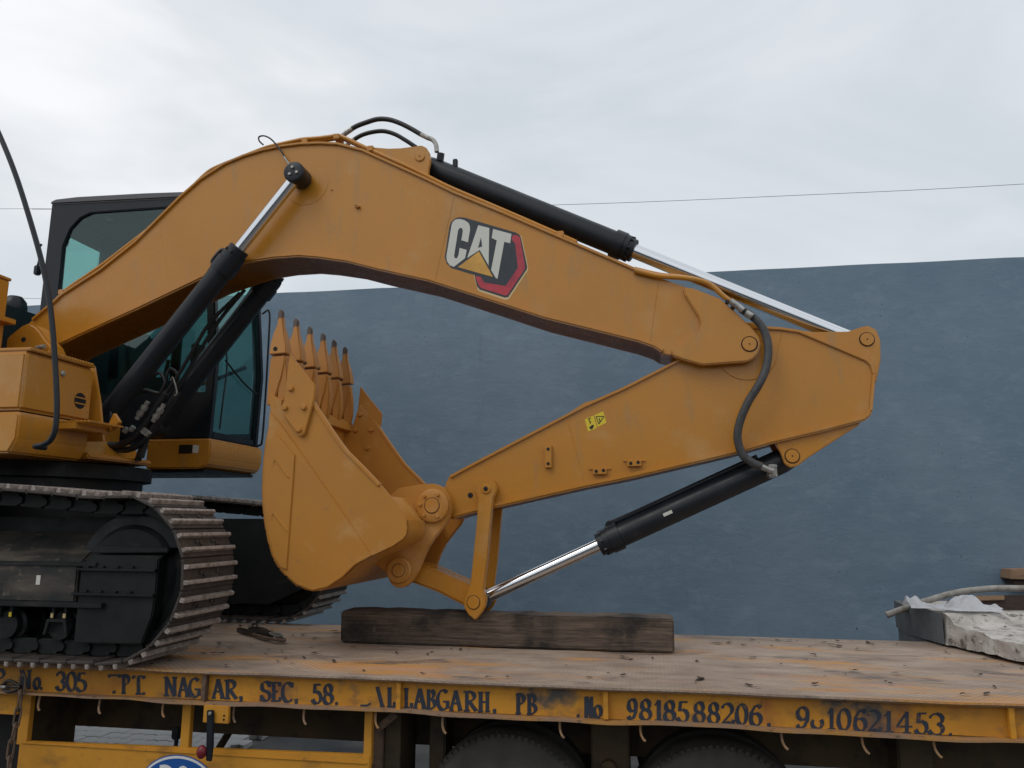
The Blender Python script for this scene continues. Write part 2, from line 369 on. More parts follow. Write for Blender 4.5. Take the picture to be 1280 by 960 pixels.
# ================================================================ SETTING
DZ = P(640, 853, 4.65).z                       # top of the trailer deck
WALL_Y = 11.0
bm = nb(); bmesh.ops.create_grid(bm, x_segments=8, y_segments=8, size=150)
g = finish('ground', bm, 'ground', smooth=False); g['kind'] = 'structure'; ground = g
# interlocking zigzag pavers on the far side of the trailer
pl, pw, zz = 0.27, 0.185, 0.035
def paver_mesh():
    n = 4; top = []; bot = []
    for i in range(n+1):
        x = -pl/2+pl*i/n; o_ = zz*(0.5 if i % 2 else -0.5)
        top.append((x, pw/2+o_)); bot.append((x, -pw/2+o_))
    loop = bot+top[::-1]; s = 0.972
    t = nb(); lo = [t.verts.new((x*s, y*s, 0.0)) for x, y in loop]; hi = [t.verts.new((x*s, y*s, 0.045)) for x, y in loop]
    t.faces.new(hi); k = len(loop)
    for i in range(k): t.faces.new((lo[i], lo[(i+1) % k], hi[(i+1) % k], hi[i]))
    bmesh.ops.recalc_face_normals(t, faces=t.faces[:])
    me = bpy.data.meshes.new('paver'); t.to_mesh(me); t.free(); me.materials.append(M['paver']); return me
pm = paver_mesh()
for j in range(10):
    for i in range(28):
        x = -10.4+i*pl+(j % 2)*pl*0.5; y = 7.05+j*pw
        if x > -4.15+0.12*math.sin(j*2.1): continue
        link('paver', pm, ground, Matrix.Translation((x, y, 0.003+random.uniform(-0.003, 0.003))) @ Matrix.Rotation(random.uniform(-0.012, 0.012), 4, 'Z'))

# boundary wall
WT = P(890, 340, WALL_Y).z
t = nb(); nx = 120; X0, X1 = -26.0, 22.0
a0 = []; a1 = []; b0 = []; b1 = []
for i in range(nx+1):
    x = X0+(X1-X0)*i/nx; w = 0.004*math.sin(x*0.9)+0.003*math.sin(x*4.3+1)+random.uniform(-0.003, 0.003)
    a0.append(t.verts.new((x, WALL_Y, -0.05))); a1.append(t.verts.new((x, WALL_Y, WT+w)))
    b0.append(t.verts.new((x, WALL_Y+0.28, -0.05))); b1.append(t.verts.new((x, WALL_Y+0.28, WT+w*0.6)))
for i in range(nx):
    t.faces.new((a0[i], a0[i+1], a1[i+1], a1[i])); t.faces.new((a1[i], a1[i+1], b1[i+1], b1[i])); t.faces.new((b0[i], b1[i], b1[i+1], b0[i+1]))
t.faces.new((a0[0], a1[0], b1[0], b0[0])); t.faces.new((a0[-1], b0[-1], b1[-1], a1[-1]))
tag(finish('boundary_wall', t, 'wall', smooth=False), 'tall blue-grey painted plaster wall behind the trailer', 'wall')

# unseen wall added behind the photographer, so the paint mirrors something dark low down
t = box(-24, 24, -11.3, -11.0, -0.05, 4.4)
tag(finish('reflection_wall', t, 'cement', smooth=False), 'plain grey cement wall added unseen behind the camera for dark reflections', 'wall')

# ================================================================ TRAILER
TY = 4.65                                    # near edge of the deck
X_END = 3.1
FAR = 6.86                                  # far edge of the deck
X_BEG = -9.6
tr = thing('flatbed_trailer', 'yellow flatbed trailer with rusty steel deck and hand-painted lettering, carrying the excavator', 'trailer', (-2.0, 5.9, 0.0))
# deck plate with slight buckling along the edge
def strip(name, mat, parent, x0, x1, y0, y1, z1, th, wob, n=140, edge_wob=0.0):
    t = nb(); rows = []
    for i in range(n+1):
        x = x0+(x1-x0)*i/n; dz = wob*(math.sin(x*3.1+0.7)*0.5+math.sin(x*7.3)*0.3+math.sin(x*13.7+2)*0.2)
        dy = edge_wob*(math.sin(x*5.1)+math.sin(x*11.3+1))
        rows.append([t.verts.new((x, y0+dy, z1+dz)), t.verts.new((x, y1, z1+dz*0.3)), t.verts.new((x, y1, z1-th+dz*0.3)), t.verts.new((x, y0+dy, z1-th+dz))])
    for p, q in zip(rows, rows[1:]):
        for k in range(4): t.faces.new((p[k], q[k], q[(k+1) % 4], p[(k+1) % 4]))
    t.faces.new(rows[0]); t.faces.new(rows[-1][::-1])
    return finish(name, t, mat, parent)
deck = strip('deck_plate', 'deck', tr, X_BEG, X_END, TY-0.03, FAR, DZ, 0.012, 0.004, edge_wob=0.002)
BW = TY+0.035                                # web of the side beam
BZ = P(640, 896, TY).z                       # lower edge
beam = box(X_BEG, X_END, BW, BW+0.01, BZ+0.006, DZ-0.016)
beam = finish('side_beam', beam, 'beam', tr, smooth=False)
strip('bottom_flange', 'flange', tr, X_BEG, X_END, TY-0.03, TY+0.13, BZ+0.006, 0.012, 0.010, edge_wob=0.003)
strip('edge_angle', 'flange', tr, X_BEG, X_END, TY-0.012, TY+0.05, DZ-0.0135, 0.010, 0.003)
for px in (254, 498, 757, 1262):
    x = P(px, 870, TY).x
    s = box(x-0.014, x+0.014, TY-0.004, BW-0.001, BZ+0.010, DZ-0.026, 0.002)
    finish('stiffener', s, 'rust' if px == 254 else 'trailer', tr)
# far side beam, cross members, chassis rails
finish('far_side_beam', box(X_BEG, X_END, FAR-0.06, FAR-0.04, BZ, DZ-0.016), 'chassis', tr)
RZ = P(200, 913, 5.25).z
for y in (5.25, 6.45):
    finish('chassis_rail', box(X_BEG, X_END-0.3, y, y+0.16, RZ, DZ-0.05, 0.006), 'chassis', tr)
for k in range(14):
    x = X_BEG+0.5+k*0.92
    finish('cross_member', box(x-0.05, x+0.05, BW+0.02, FAR-0.07, DZ-0.19, DZ-0.017), 'chassis', tr)
# rope hooks below the beam
def hook(px, py, big=1.0):
    c = P(px, py, TY+0.02); z = BZ-0.004
    pts = [(c.x-0.012, TY+0.03, z+0.008), (c.x-0.016, TY+0.03, z-0.03*big), (c.x-0.012, TY+0.02, z-0.065*big), (c.x+0.002, TY+0.01, z-0.09*big), (c.x+0.012, TY+0.01, z-0.097*big)]
    finish('rope_hook', tube(pts, 0.007, seg=8, n=4), 'flange', tr)
for px, py, s in ((50, 880, 1), (126, 880, 1), (206, 880, 1), (294, 890, 1.1), (382, 895, 1), (472, 900, 1), (556, 902, 1.1), (703, 908, 1), (804, 912, 0.95), (981, 920, 1), (1082, 926, 1), (1172, 930, 1)):
    hook(px, py, s)
# lower yellow guard panel with its posts
gz0 = 0.42
pan = [P(24, 927, 4.72), P(463, 944, 4.72)]
gp = prism([(pan[0].x, gz0), (pan[1].x, gz0), (pan[1].x, pan[1].z), (pan[0].x, pan[0].z)], 4.72, 4.76, 0.006)
guard = finish('guard_panel', gp, 'trailer', tr)
lip = P(240, 941, 4.714)
finish('panel_rib', box(pan[0].x+0.02, pan[1].x-0.02, 4.712, 4.7195, lip.z-0.006, lip.z+0.004, 0.002), 'trailer', tr)
for px0, px1 in ((22, 35), (226, 237), (455, 465)):
    x0, x1 = P(px0, 905, 4.72).x, P(px1, 905, 4.72).x
    finish('guard_post', box(x0, x1, 4.725, 4.765, pan[0].z-0.02, BZ-0.008, 0.003), 'trailer', tr)
x0, x1 = P(-30, 880, 4.70).x, P(21, 880, 4.70).x
finish('end_bracket', box(x0, x1, 4.70, 4.74, P(5, 893, 4.7).z, BZ-0.008, 0.003), 'trailer', tr)
lx = P(35, 900, 4.78).x
finish('locker_wall', box(lx-0.015, lx, 4.78, 5.235, 0.62, BZ-0.008), 'chassis', tr)
finish('dark_fill_sheet', box(lx-1.7, lx-0.06, 4.88, 4.92, 0.25, BZ-0.06), 'dark', tr)  # near-black sheet added to darken the view beside the locker
finish('locker_floor', box(lx-1.6, lx-0.02, 4.80, 5.235, 0.60, 0.62), 'chassis', tr)
# maker's sticker on the guard panel: blue oval with a white ring and white lettering
def ellipse(cx, cz, a, b_, n=48): return [(cx+a*math.cos(2*math.pi*k/n), cz+b_*math.sin(2*math.pi*k/n)) for k in range(n)]
sc_ = P(222, 985, 4.72); ra, rb = 0.262, 0.195
finish('oval_sticker', flat(ellipse(sc_.x, sc_.z, ra, rb), 4.7105), 'blue', guard, smooth=False)
finish('sticker_ring', flat(ellipse(sc_.x, sc_.z, ra*0.97, rb*0.965), 4.7095), 'white', guard, smooth=False)
finish('sticker_field', flat(ellipse(sc_.x, sc_.z, ra*0.92, rb*0.89), 4.7085), 'blue', guard, smooth=False)
# tension lever on its bracket
px0, px1 = P(253, 890, 4.6), P(284, 903, 4.6)
br = finish('lever_bracket', box(px0.x, px1.x, 4.61, 4.635, P(268, 904, 4.61).z, BZ-0.008, 0.003), 'trailer', tr)
bm = nb(); c = P(262, 892, 4.59)
for dx, dz in ((0.085, -0.012), (0.085, -0.035)): cyl((c.x+dx, 4.606, c.z+dz), (c.x+dx, 4.612, c.z+dz), 0.006, bm, 10)
finish('bolt_hole', bm, 'dark', br)
a, b_ = P(263, 890, 4.595), P(257, 949, 4.595)
bm = prism([(a.x-0.022, a.z+0.01), (a.x+0.022, a.z+0.012), (b_.x+0.045, b_.z+0.08), (b_.x+0.04, b_.z-0.01), (b_.x+0.004, b_.z-0.008), (b_.x+0.0, b_.z+0.07)], 4.588, 4.604, 0.004)
lev = finish('tension_lever', bm, 'black', tr)
kc = P(252, 940, 4.585)
bm = nb(); bmesh.ops.create_uvsphere(bm, u_segments=16, v_segments=10, radius=0.036, matrix=Matrix.Translation((kc.x, 4.585, kc.z)) @ Matrix.Diagonal((0.85, 0.8, 1.1, 1)))
finish('knob', bm, 'red', lev)
finish('pivot_bolt', hexbolt(a.x+0.004, 4.587, a.z-0.006, 0.011, 0.01), 'fitting', lev)
# valve behind the post, diagonal strut
c = P(221, 918, 4.95)
bm = cyl((c.x, 4.95, c.z-0.12), (c.x, 4.95, c.z+0.04), 0.013, None, 10); box(c.x-0.03, c.x+0.025, 4.93, 4.97, c.z-0.03, c.z+0.045, 0.008, bm)
finish('drain_valve', bm, 'black', tr)
a, b_ = P(286, 916, 6.0), P(268, 945, 6.0)
finish('strut', tube([a+Vector((0.03, 0, 0.12)), a, b_, b_+Vector((-0.1, 0, -0.25))], 0.03, seg=8, smooth=False), 'chassis', tr)
# landing leg and brace
x0, x1 = P(464, 930, 4.85).x, P(479, 930, 4.85).x
finish('landing_leg', box(x0, x1, 4.85, 4.93, 0.08, P(470, 912, 4.85).z, 0.006), 'rust', tr)
finish('leg_gusset', box(x1+0.004, P(500, 930, 4.86).x, 4.87, 5.20, 0.45, DZ-0.21, 0.004), 'chassis', tr)
a, b_ = P(469, 914, 4.80), P(495, 892, 4.80)
d = (b_-a).normalized(); n_ = Vector((-d.z, 0, d.x))*0.022
finish('leg_brace', prism([((a+n_).x, (a+n_).z), ((a-n_).x, (a-n_).z), ((b_-n_).x, (b_-n_).z), ((b_+n_).x, (b_+n_).z)], 4.80, 4.83, 0.003), 'rust', tr)
finish('foot_plate', box(x0-0.06, x1+0.06, 4.80, 4.98, 0.0, 0.08, 0.006), 'rust', tr)
# spring hangers
for px0, px1 in ((738, 786), (536, 556), (1120, 1165)):
    a, b_ = P(px0, 900, 5.0).x, P(px1, 900, 5.0).x
    finish('spring_hanger', box(a, b_, 5.02, 5.22, 0.45, DZ-0.2, 0.01), 'chassis', tr)
c = P(761, 955, 5.0); finish('hanger_pin', cyl((c.x, 4.97, c.z-0.02), (c.x, 5.03, c.z-0.02), 0.045, None, 20, 0.006), 'chassis', tr)
# wheels
def wheel(px, py):
    c = P(px, py, 4.82); r = 0.515; y0 = 4.80
    prof = [(0.0, 0.28), (0.005, 0.31), (-0.008+0.02, 0.40), (0.012, 0.44), (0.03, 0.482), (0.055, 0.505), (0.09, r), (0.20, r), (0.235, 0.505), (0.262, 0.48), (0.275, 0.40), (0.28, 0.28)]
    bm = lathe((c.x, y0, r), (c.x, y0+1, r), prof, None, 72)
    nl = 76
    for k in range(nl):
        a = 2*math.pi*k/nl; t = nb()
        bmesh.ops.create_cube(t, size=1.0, matrix=Matrix.Translation((c.x, y0+0.055, r)) @ Matrix.Rotation(a, 4, 'Y') @ Matrix.Translation((0, 0, 0.488)) @ Matrix.Rotation(R(12), 4, 'X') @ Matrix.Diagonal((0.020, 0.060, 0.040, 1)))
        merge(bm, t)
    w = finish('wheel', bm, 'tyre', tr, sharp=40)
    finish('rim', lathe((c.x, y0+0.03, r), (c.x, y0+1, r), [(0.06, 0.0), (0.06, 0.12), (0.09, 0.14), (0.05, 0.22), (0.0, 0.278), (0.2, 0.278)], None, 40), 'chassis', w)
    bm = lathe((c.x, y0+0.30, r), (c.x, y0+2, r), [(0, 0.28), (0.02, 0.42), (0.06, 0.505), (0.2, r), (0.24, 0.49), (0.27, 0.28)], None, 48)
    finish('inner_tyre', bm, 'tyre', w)
    finish('axle', cyl((c.x, 5.3, r), (c.x, 6.6, r), 0.07, None, 16), 'chassis', tr)
    finish('far_wheel', lathe((c.x, 6.62, r), (c.x, 8, r), [(0, 0.28), (0.02, 0.42), (0.06, 0.505), (0.2, r), (0.24, 0.49), (0.27, 0.28)], None, 48), 'tyre', tr)
for px in (632, 900): wheel(px, 1003)

# ---- hand-painted lettering: broad-nib strokes on the web of the beam
def arc(cx, cy, rx, ry, a0, a1, n=9): return [(cx+rx*math.cos(R(a0+(a1-a0)*i/n)), cy+ry*math.sin(R(a0+(a1-a0)*i/n))) for i in range(n+1)]
GL = {
 'P': [[(0.25, 0), (0.25, 1)], arc(0.3, 0.74, 0.6, 0.26, 100, -95), [(0.0, 0.02), (0.5, 0.02)], [(0.0, 0.97), (0.35, 0.99)]],
 'N': [[(0.18, 0.0), (0.18, 1)], [(0.18, 1), (0.82, 0.0)], [(0.82, 0), (0.82, 1)], [(0.0, 0.02), (0.36, 0.02)], [(0.66, 0.98), (1, 0.98)], [(0, 0.98), (0.22, 1)]],
 'o': [arc(0.5, 0.3, 0.42, 0.3, 90, 450, 14)],
 '3': [arc(0.42, 0.74, 0.48, 0.26, 165, -80), arc(0.40, 0.27, 0.52, 0.27, 75, -165)],
 '0': [arc(0.5, 0.5, 0.44, 0.5, 90, 450, 18)],
 '5': [[(0.85, 0.98), (0.25, 0.98), (0.18, 0.55)], arc(0.42, 0.30, 0.48, 0.31, 115, -160)],
 'T': [[(0.5, 0), (0.5, 1)], [(0.02, 0.86), (0.06, 0.97), (0.94, 0.97), (0.98, 0.86)], [(0.28, 0.02), (0.74, 0.02)]],
 'A': [[(0.1, 0), (0.5, 1)], [(0.5, 1), (0.9, 0)], [(0.26, 0.36), (0.74, 0.36)], [(0, 0.02), (0.28, 0.02)], [(0.7, 0.02), (1.04, 0.02)]],
 'G': [arc(0.52, 0.5, 0.46, 0.5, 50, 320, 16), [(0.90, 0.1), (0.90, 0.42)], [(0.55, 0.42), (1.0, 0.42)]],
 'R': [[(0.22, 0), (0.22, 1)], arc(0.3, 0.75, 0.52, 0.25, 100, -90), [(0.4, 0.5), (0.92, 0.03)], [(0.0, 0.02), (0.42, 0.02)], [(0.8, 0.03), (1.04, 0.07)], [(0, 0.98), (0.34, 0.99)]],
 'S': [arc(0.5, 0.75, 0.40, 0.25, 25, 235, 12)+arc(0.5, 0.25, 0.42, 0.25, 85, -155, 12), [(0.86, 0.75), (0.9, 1.0)], [(0.08, 0.28), (0.06, 0.0)]],
 'E': [[(0.25, 0), (0.25, 1)], [(0.0, 0.02), (0.86, 0.02), (0.92, 0.2)], [(0.0, 0.98), (0.84, 0.98), (0.88, 0.82)], [(0.25, 0.52), (0.66, 0.52)]],
 'C': [arc(0.55, 0.5, 0.48, 0.5, 45, 315, 16), [(0.9, 0.78), (0.93, 1.0)]],
 '8': [arc(0.5, 0.75, 0.34, 0.25, 90, 450, 14), arc(0.5, 0.26, 0.43, 0.26, 90, 450, 14)],
 'L': [[(0.28, 0), (0.28, 1)], [(0.0, 0.02), (0.9, 0.02), (0.95, 0.24)], [(0.04, 0.98), (0.52, 0.98)]],
 'B': [[(0.22, 0), (0.22, 1)], arc(0.3, 0.76, 0.48, 0.24, 100, -90), arc(0.3, 0.27, 0.58, 0.26, 90, -95), [(0, 0.02), (0.35, 0.02)], [(0, 0.98), (0.35, 0.98)]],
 'H': [[(0.2, 0), (0.2, 1)], [(0.8, 0), (0.8, 1)], [(0.2, 0.5), (0.8, 0.5)], [(0, 0.02), (0.4, 0.02)], [(0.62, 0.02), (1, 0.02)], [(0, 0.98), (0.4, 0.98)], [(0.62, 0.98), (1, 0.98)]],
 '9': [arc(0.48, 0.70, 0.42, 0.30, 0, 360, 14), [(0.90, 0.70), (0.86, 0.35), (0.62, 0.08), (0.25, 0.0), (0.04, 0.14)]],
 '6': [arc(0.52, 0.30, 0.42, 0.30, 0, 360, 14), [(0.10, 0.30), (0.16, 0.65), (0.42, 0.93), (0.74, 1.0), (0.9, 0.88)]],
 '1': [[(0.55, 0), (0.55, 1)], [(0.1, 0.78), (0.5, 0.98)], [(0.1, 0.02), (1.0, 0.02)]],
 '2': [arc(0.46, 0.72, 0.42, 0.28, 165, -35, 10)+[(0.05, 0.04)], [(0.05, 0.06), (0.5, 0.1), (0.95, 0.0), (1.0, 0.2)]],
 '4': [[(0.66, 0), (0.66, 1), (0.02, 0.34)], [(0.02, 0.32), (1.0, 0.32)], [(0.42, 0.02), (0.92, 0.02)]],
 '.': [[(0.3, 0.0), (0.6, 0.03)], [(0.3, 0.07), (0.6, 0.09)]],
 ',': [[(0.3, 0.12), (0.7, 0.14)], [(0.3, 0.05), (0.7, 0.06)], [(0.6, 0.04), (0.45, -0.12), (0.2, -0.22)]],
 '\\': [[(0.4, 1), (0.85, 0)], [(0.66, 0.02), (1.04, 0.02)]],
}
def lettering(items):
    """items: (glyph, x0, x1[, part of its height kept (v0, v1)]) measured along the beam"""
    Y = BW-0.002; ink = 0
    for it in items:
        ch, a, c = it[:3]; keep = it[3] if len(it) > 3 else (-1, 2)
        xm = (a+c)/2; top = 836.5+0.0475*xm; h = 22.5+0.0035*xm
        bm = nb(); k = 0
        for st in GL[ch]:
            for (u0, v0), (u1, v1) in zip(st, st[1:]):
                vm = (v0+v1)/2
                if not keep[0] <= vm <= keep[1]: continue
                x0_, y0_ = a+(c-a)*u0, top+h*(1-v0); x1_, y1_ = a+(c-a)*u1, top+h*(1-v1)
                nbx, nby = 2.15+0.0004*xm, -1.25
                d = Vector((x1_-x0_, y1_-y0_)); ln = d.length or 1; d = d/ln
                # broad nib: add a little along the stroke so that joints close
                w = abs(d.x*nby-d.y*nbx)
                nrm = Vector((-d.y, d.x))*max(1.15, w)*(0.92+0.16*random.random())
                e_ = d*0.6
                q = [Vector((x0_, y0_))-e_+nrm, Vector((x0_, y0_))-e_-nrm, Vector((x1_, y1_))+e_-nrm, Vector((x1_, y1_))+e_+nrm]
                yk = Y-0.00006*k; k += 1
                flat([(lambda p: (p.x, p.z))(P(p_.x, p_.y, yk)) for p_ in q], yk, bm)
        if len(bm.faces): finish('painted_character', bm, 'letter', beam, smooth=False)
        else: bm.free()
T = [('P', -6, 6), (',', 8, 13), ('N', 25, 39), ('o', 42, 50), ('.', 49, 55),
     ('3', 71.5, 81), ('0', 83, 95), ('5', 96, 108),
     ('T', 136, 150, (0.8, 2)), ('.', 138, 148), ('P', 152, 162), ('T', 166, 180), ('.', 176, 184),
     ('N', 205, 221), ('A', 222, 236), ('G', 236, 250), ('A', 265, 280), ('R', 281, 296), (',', 297, 305),
     ('S', 326, 338), ('E', 339, 351), ('C', 352, 366), (',', 366, 374), ('5', 391, 402), ('8', 404, 416), ('.', 417, 425),
     ('B', 451, 466, (-0.1, 0.1)), ('\\', 466, 480), ('L', 484, 494), ('L', 505, 515), ('A', 517, 532), ('B', 533, 545, (-0.1, 0.97)),
     ('G', 546, 561), ('A', 562, 577), ('R', 580, 596), ('H', 598, 612), (',', 614, 622),
     ('P', 645, 656), ('B', 659, 671), ('.', 719, 727), ('N', 731, 741), ('o', 742, 752),
     ('9', 785, 796), ('8', 800, 814), ('1', 818, 828), ('8', 830, 844), ('5', 847, 861), ('8', 867, 881), ('8', 885, 899), ('2', 902, 917), ('0', 920, 934), ('6', 937, 952), (',', 957, 965),
     ('9', 996, 1011), ('8', 1014, 1029, (-0.1, 0.42)), ('1', 1034, 1044), ('0', 1047, 1063), ('6', 1067, 1083), ('2', 1085, 1101), ('1', 1105, 1116), ('4', 1121, 1140), ('5', 1145, 1160), ('3', 1163, 1180), ('.', 1184, 1193)]
lettering(T)
# white letters on the oval sticker (only their tops are in view)
bm = nb(); kk = 0
for ch, cx in (('P', -0.075), ('O', 0.035)):
    sts = GL['P' if ch == 'P' else '0']
    for st in sts:
        for (u0, v0), (u1, v1) in zip(st, st[1:]):
            a = Vector((sc_.x+cx-0.045+0.09*u0, sc_.z-0.03+0.15*v0)); c = Vector((sc_.x+cx-0.045+0.09*u1, sc_.z-0.03+0.15*v1))
            d = (c-a).normalized(); n_ = Vector((-d.y, d.x))*0.014; yk = 4.7078-0.00005*kk; kk += 1
            flat([tuple(a-d*0.004+n_), tuple(a-d*0.004-n_), tuple(c+d*0.004-n_), tuple(c+d*0.004+n_)], yk, bm)
finish('sticker_letters', bm, 'white', guard, smooth=False)

# rusty chain hanging over the beam at the locker
ch = thing('rusty_chain', 'rusty chain hanging over the yellow beam beside the locker', 'chain', tuple(P(22, 960, TY-0.06)))
def link_pts(c, ax, side, ln=0.062, w=0.021):
    o_ = []
    for k in range(16):
        a = 2*math.pi*k/16; s = math.sin(a); cc = math.cos(a)
        o_.append(c+ax*((ln-w)*(1 if s >= 0 else -1)+w*s if abs(s) > 1e-6 else 0.0)+side*(w*cc))
    return o_
path = [P(29, 838, TY-0.05), P(26, 870, TY-0.05), P(20, 905, TY-0.05), P(13, 940, TY-0.05), P(10, 985, TY-0.05)]
pc = catmull(path, 12); acc = 0; last = pc[0]; nlink = 0
for a, c in zip(pc, pc[1:]):
    acc += (c-a).length
    if acc >= 0.088:
        acc = 0; ax = (c-a).normalized(); s = Vector((1, 0, 0)) if nlink % 2 == 0 else Vector((0.35, -0.94, 0))
        s = (s-ax*s.dot(ax)).normalized(); lp = link_pts(c, ax, s)
        bm = tube(lp+[lp[0]], 0.0065, seg=7, smooth=False); finish('chain_link', bm, 'rust', ch); nlink += 1
# oily shackle at the chain's upper end
c = P(14, 858, TY-0.05)
bm = tube([c+Vector((-0.06, 0, 0.01)), c+Vector((-0.01, -0.01, 0.035)), c+Vector((0.05, 0, 0.01)), c+Vector((0.05, 0, -0.012)), c+Vector((-0.01, -0.01, -0.03)), c+Vector((-0.06, 0, -0.01))], 0.011, seg=8)
cyl(c+Vector((-0.075, 0, 0)), c+Vector((0.07, 0, 0)), 0.012, bm, 10)
finish('shackle', bm, 'oilsteel', ch)
cyl_b = cyl(c+Vector((-0.055, -0.022, 0.0)), c+Vector((-0.02, -0.022, 0.0)), 0.010, None, 10); finish('shackle_pin', cyl_b, 'fitting', ch)

# ================================================================ EXCAVATOR
ex = thing('excavator', 'yellow crawler excavator with black cab, its bucket curled under the arm, loaded on the trailer', 'excavator', (-5.0, 6.0, DZ))
BY0, BY1 = 5.79, 6.21          # boom side faces
SY0, SY1 = 5.85, 6.15          # stick side faces
YC = 6.0
def XZ(px, py, Y):
    v = P(px, py, Y); return Vector((v.x, 0, v.z))
def at(v, Y): return Vector((v.x, Y, v.z))

# ---------------- boom
top = [(22, 425), (30, 410), (41, 399), (67, 377), (78, 367), (125, 337), (169, 302), (200, 271), (225, 246), (250, 224), (281, 204), (305, 194), (328, 187), (352, 182), (375, 179), (400, 178), (423, 179), (454, 187), (494, 205), (536, 224), (569, 240), (623, 262), (700, 295), (749, 316), (793, 335), (820, 346), (856, 358)]
bot = [(840, 444), (828, 442), (817, 435), (797, 428), (749, 416), (680, 399), (600, 373), (536, 352.6), (470, 338), (435, 329), (400, 324), (375, 322), (344, 324), (312, 329), (297, 334), (255, 349), (175, 387), (120, 412), (72, 434), (45, 452), (26, 448)]
topw, botw = pp(top, BY0), pp(bot, BY0)
boom = finish('boom', prism(topw+botw, BY0, BY1, 0.004), 'yellow', ex)
finish('top_flange', ribbon(topw[2:-1], 0.022, BY0-0.022, BY1+0.022, 0.004, side=-1), 'yellow', boom)
finish('bottom_flange', ribbon(botw[1:-1], 0.034, BY0-0.032, BY1+0.032, 0.012, side=-1), 'yellow', boom)
for a, b_ in (((567, 247), (544, 349)), ((823, 352), (812, 428)), ((200, 285), (213, 362))):
    v0, v1 = P(a[0], a[1], BY0), P(b_[0], b_[1], BY0)
    finish('weld_seam', tube([at(v0, BY0+0.001), at(v1, BY0+0.001)], 0.0045 if a[0] > 300 else 0.002, seg=6, smooth=False), 'yellow', boom)
finish('pin_boss', disc(383, 229, BY0-0.003, 0.195, 0.02, 0.002, seg=64), 'yellow', boom)
# fork plates at the nose, with the pin that carries the stick
ear = [(854, 359), (866, 360), (900, 373), (920, 390), (941, 411), (949, 421), (951.5, 431), (948, 442), (941, 449), (934, 452), (905, 454), (878, 456), (856, 450), (842, 445), (838, 439), (846, 433), (866, 421), (873, 415), (876, 405), (873, 395), (856, 368)]
for y0, y1 in ((BY0-0.035, BY0+0.045), (BY1-0.045, BY1+0.035)):
    finish('fork_plate', prism(pp(ear, BY0-0.035), y0, y1, 0.009), 'yellow', boom)
for y0, y1 in ((BY0+0.001, BY0+0.04), (BY1-0.04, BY1-0.001)):
    finish('nose_plate', prism(pp([(835, 352), (866, 361.5), (900, 375), (915, 395), (905, 440), (870, 451), (844, 444), (826, 440)], BY0), y0, y1, 0.003), 'yellow', boom)
vp = XZ(937, 430, BY0-0.04)
bm = cyl(at(vp, BY0-0.043), at(vp, BY1+0.043), 0.052, None, 28, 0.004)
finish('nose_pin', bm, 'yellow', boom)
finish('pin_gap', lathe(at(vp, BY0-0.0362), at(vp, BY0+1), [(0, 0.0535), (0, 0.060), (0.004, 0.060)], None, 32), 'dark', boom)
# stick-cylinder bracket on the back of the boom
brk = [(462, 190), (467, 184), (485, 185.5), (501, 185), (516, 183), (526.5, 181.5), (533, 184.5), (537, 191), (538, 200), (536, 210), (535, 226), (500, 212)]
for y0, y1 in ((5.82, 5.86), (6.14, 6.18)):
    finish('cylinder_bracket', prism(pp(brk, 5.82), y0, y1, 0.005), 'yellow', boom)
vb = XZ(525, 196, 5.82)
finish('bracket_pin', cyl(at(vb, 5.808), at(vb, 6.19), 0.042, None, 24, 0.004), 'yellow', boom)
# small fittings on the boom side
c = P(448, 259, BY0)
bm = box(c.x-0.022, c.x+0.018, BY0-0.028, BY0+0.002, c.z-0.010, c.z+0.008, 0.003)
cyl((c.x-0.02, BY0-0.03, c.z+0.012), (c.x+0.018, BY0-0.018, c.z+0.0), 0.008, bm, 8)
finish('cable_clip', bm, 'yellow', boom)
c = P(415, 237, BY0); finish('plug', cyl((c.x, BY0-0.006, c.z), (c.x, BY0+0.003, c.z), 0.012, None, 12, 0.002), 'bucket', boom)
# steel pipes running along the back of the boom
path1 = [(64, 377), (81, 360), (125, 330), (187, 282), (223, 246), (261, 210), (331, 182), (375, 172), (400, 170), (422, 167), (463, 182), (510, 203), (560, 228), (640, 262), (720, 297)]
for dy, ddz in ((0.03, 0), (0.085, 0.004), (BY1-BY0-0.03, 0)):
    pts = [P(a, b_+(0 if a < 440 else 4), BY0) for a, b_ in path1]
    pts = [Vector((v.x, BY0+dy, v.z+ddz)) for v in pts]
    dense = []
    for a, b_ in zip(pts, pts[1:]): dense += [a.lerp(b_, 0.12), a.lerp(b_, 0.5), a.lerp(b_, 0.88)]
    finish('boom_pipe', tube([pts[0]]+dense+[pts[-1]], 0.017, seg=10, n=3), 'yellow', boom)
for a, b_ in ((75, 364), (187, 284), (380, 174), (420, 169), (462, 184), (700, 291)):
    v = P(a, b_, BY0); finish('pipe_clamp', box(v.x-0.028, v.x+0.028, BY0+0.005, BY0+0.12, v.z-0.03, v.z+0.02, 0.006), 'yellow', boom)
pts = [P(a, b_, BY0-0.03) for a, b_ in ((793, 338), (823, 345), (850, 347), (872, 350), (888, 356), (903, 369), (914, 378))]
finish('nose_pipe', tube(pts, 0.019, seg=10), 'yellow', boom)
pts = [at(v, BY0+0.06)+Vector((0, 0, 0.0)) for v in [P(a, b_, BY0+0.06) for a, b_ in ((793, 336), (823, 343), (850, 346), (876, 351), (900, 365))]]
finish('nose_pipe', tube(pts, 0.017, seg=10), 'yellow', boom)
bm = nb()
for a, b_ in ((909, 377), (916, 384)): v = P(a, b_, BY0-0.03); box(v.x-0.014, v.x+0.014, BY0-0.05, BY0+0.01, v.z-0.014, v.z+0.012, 0.003, bm)
finish('clamp_block', bm, 'black', boom)
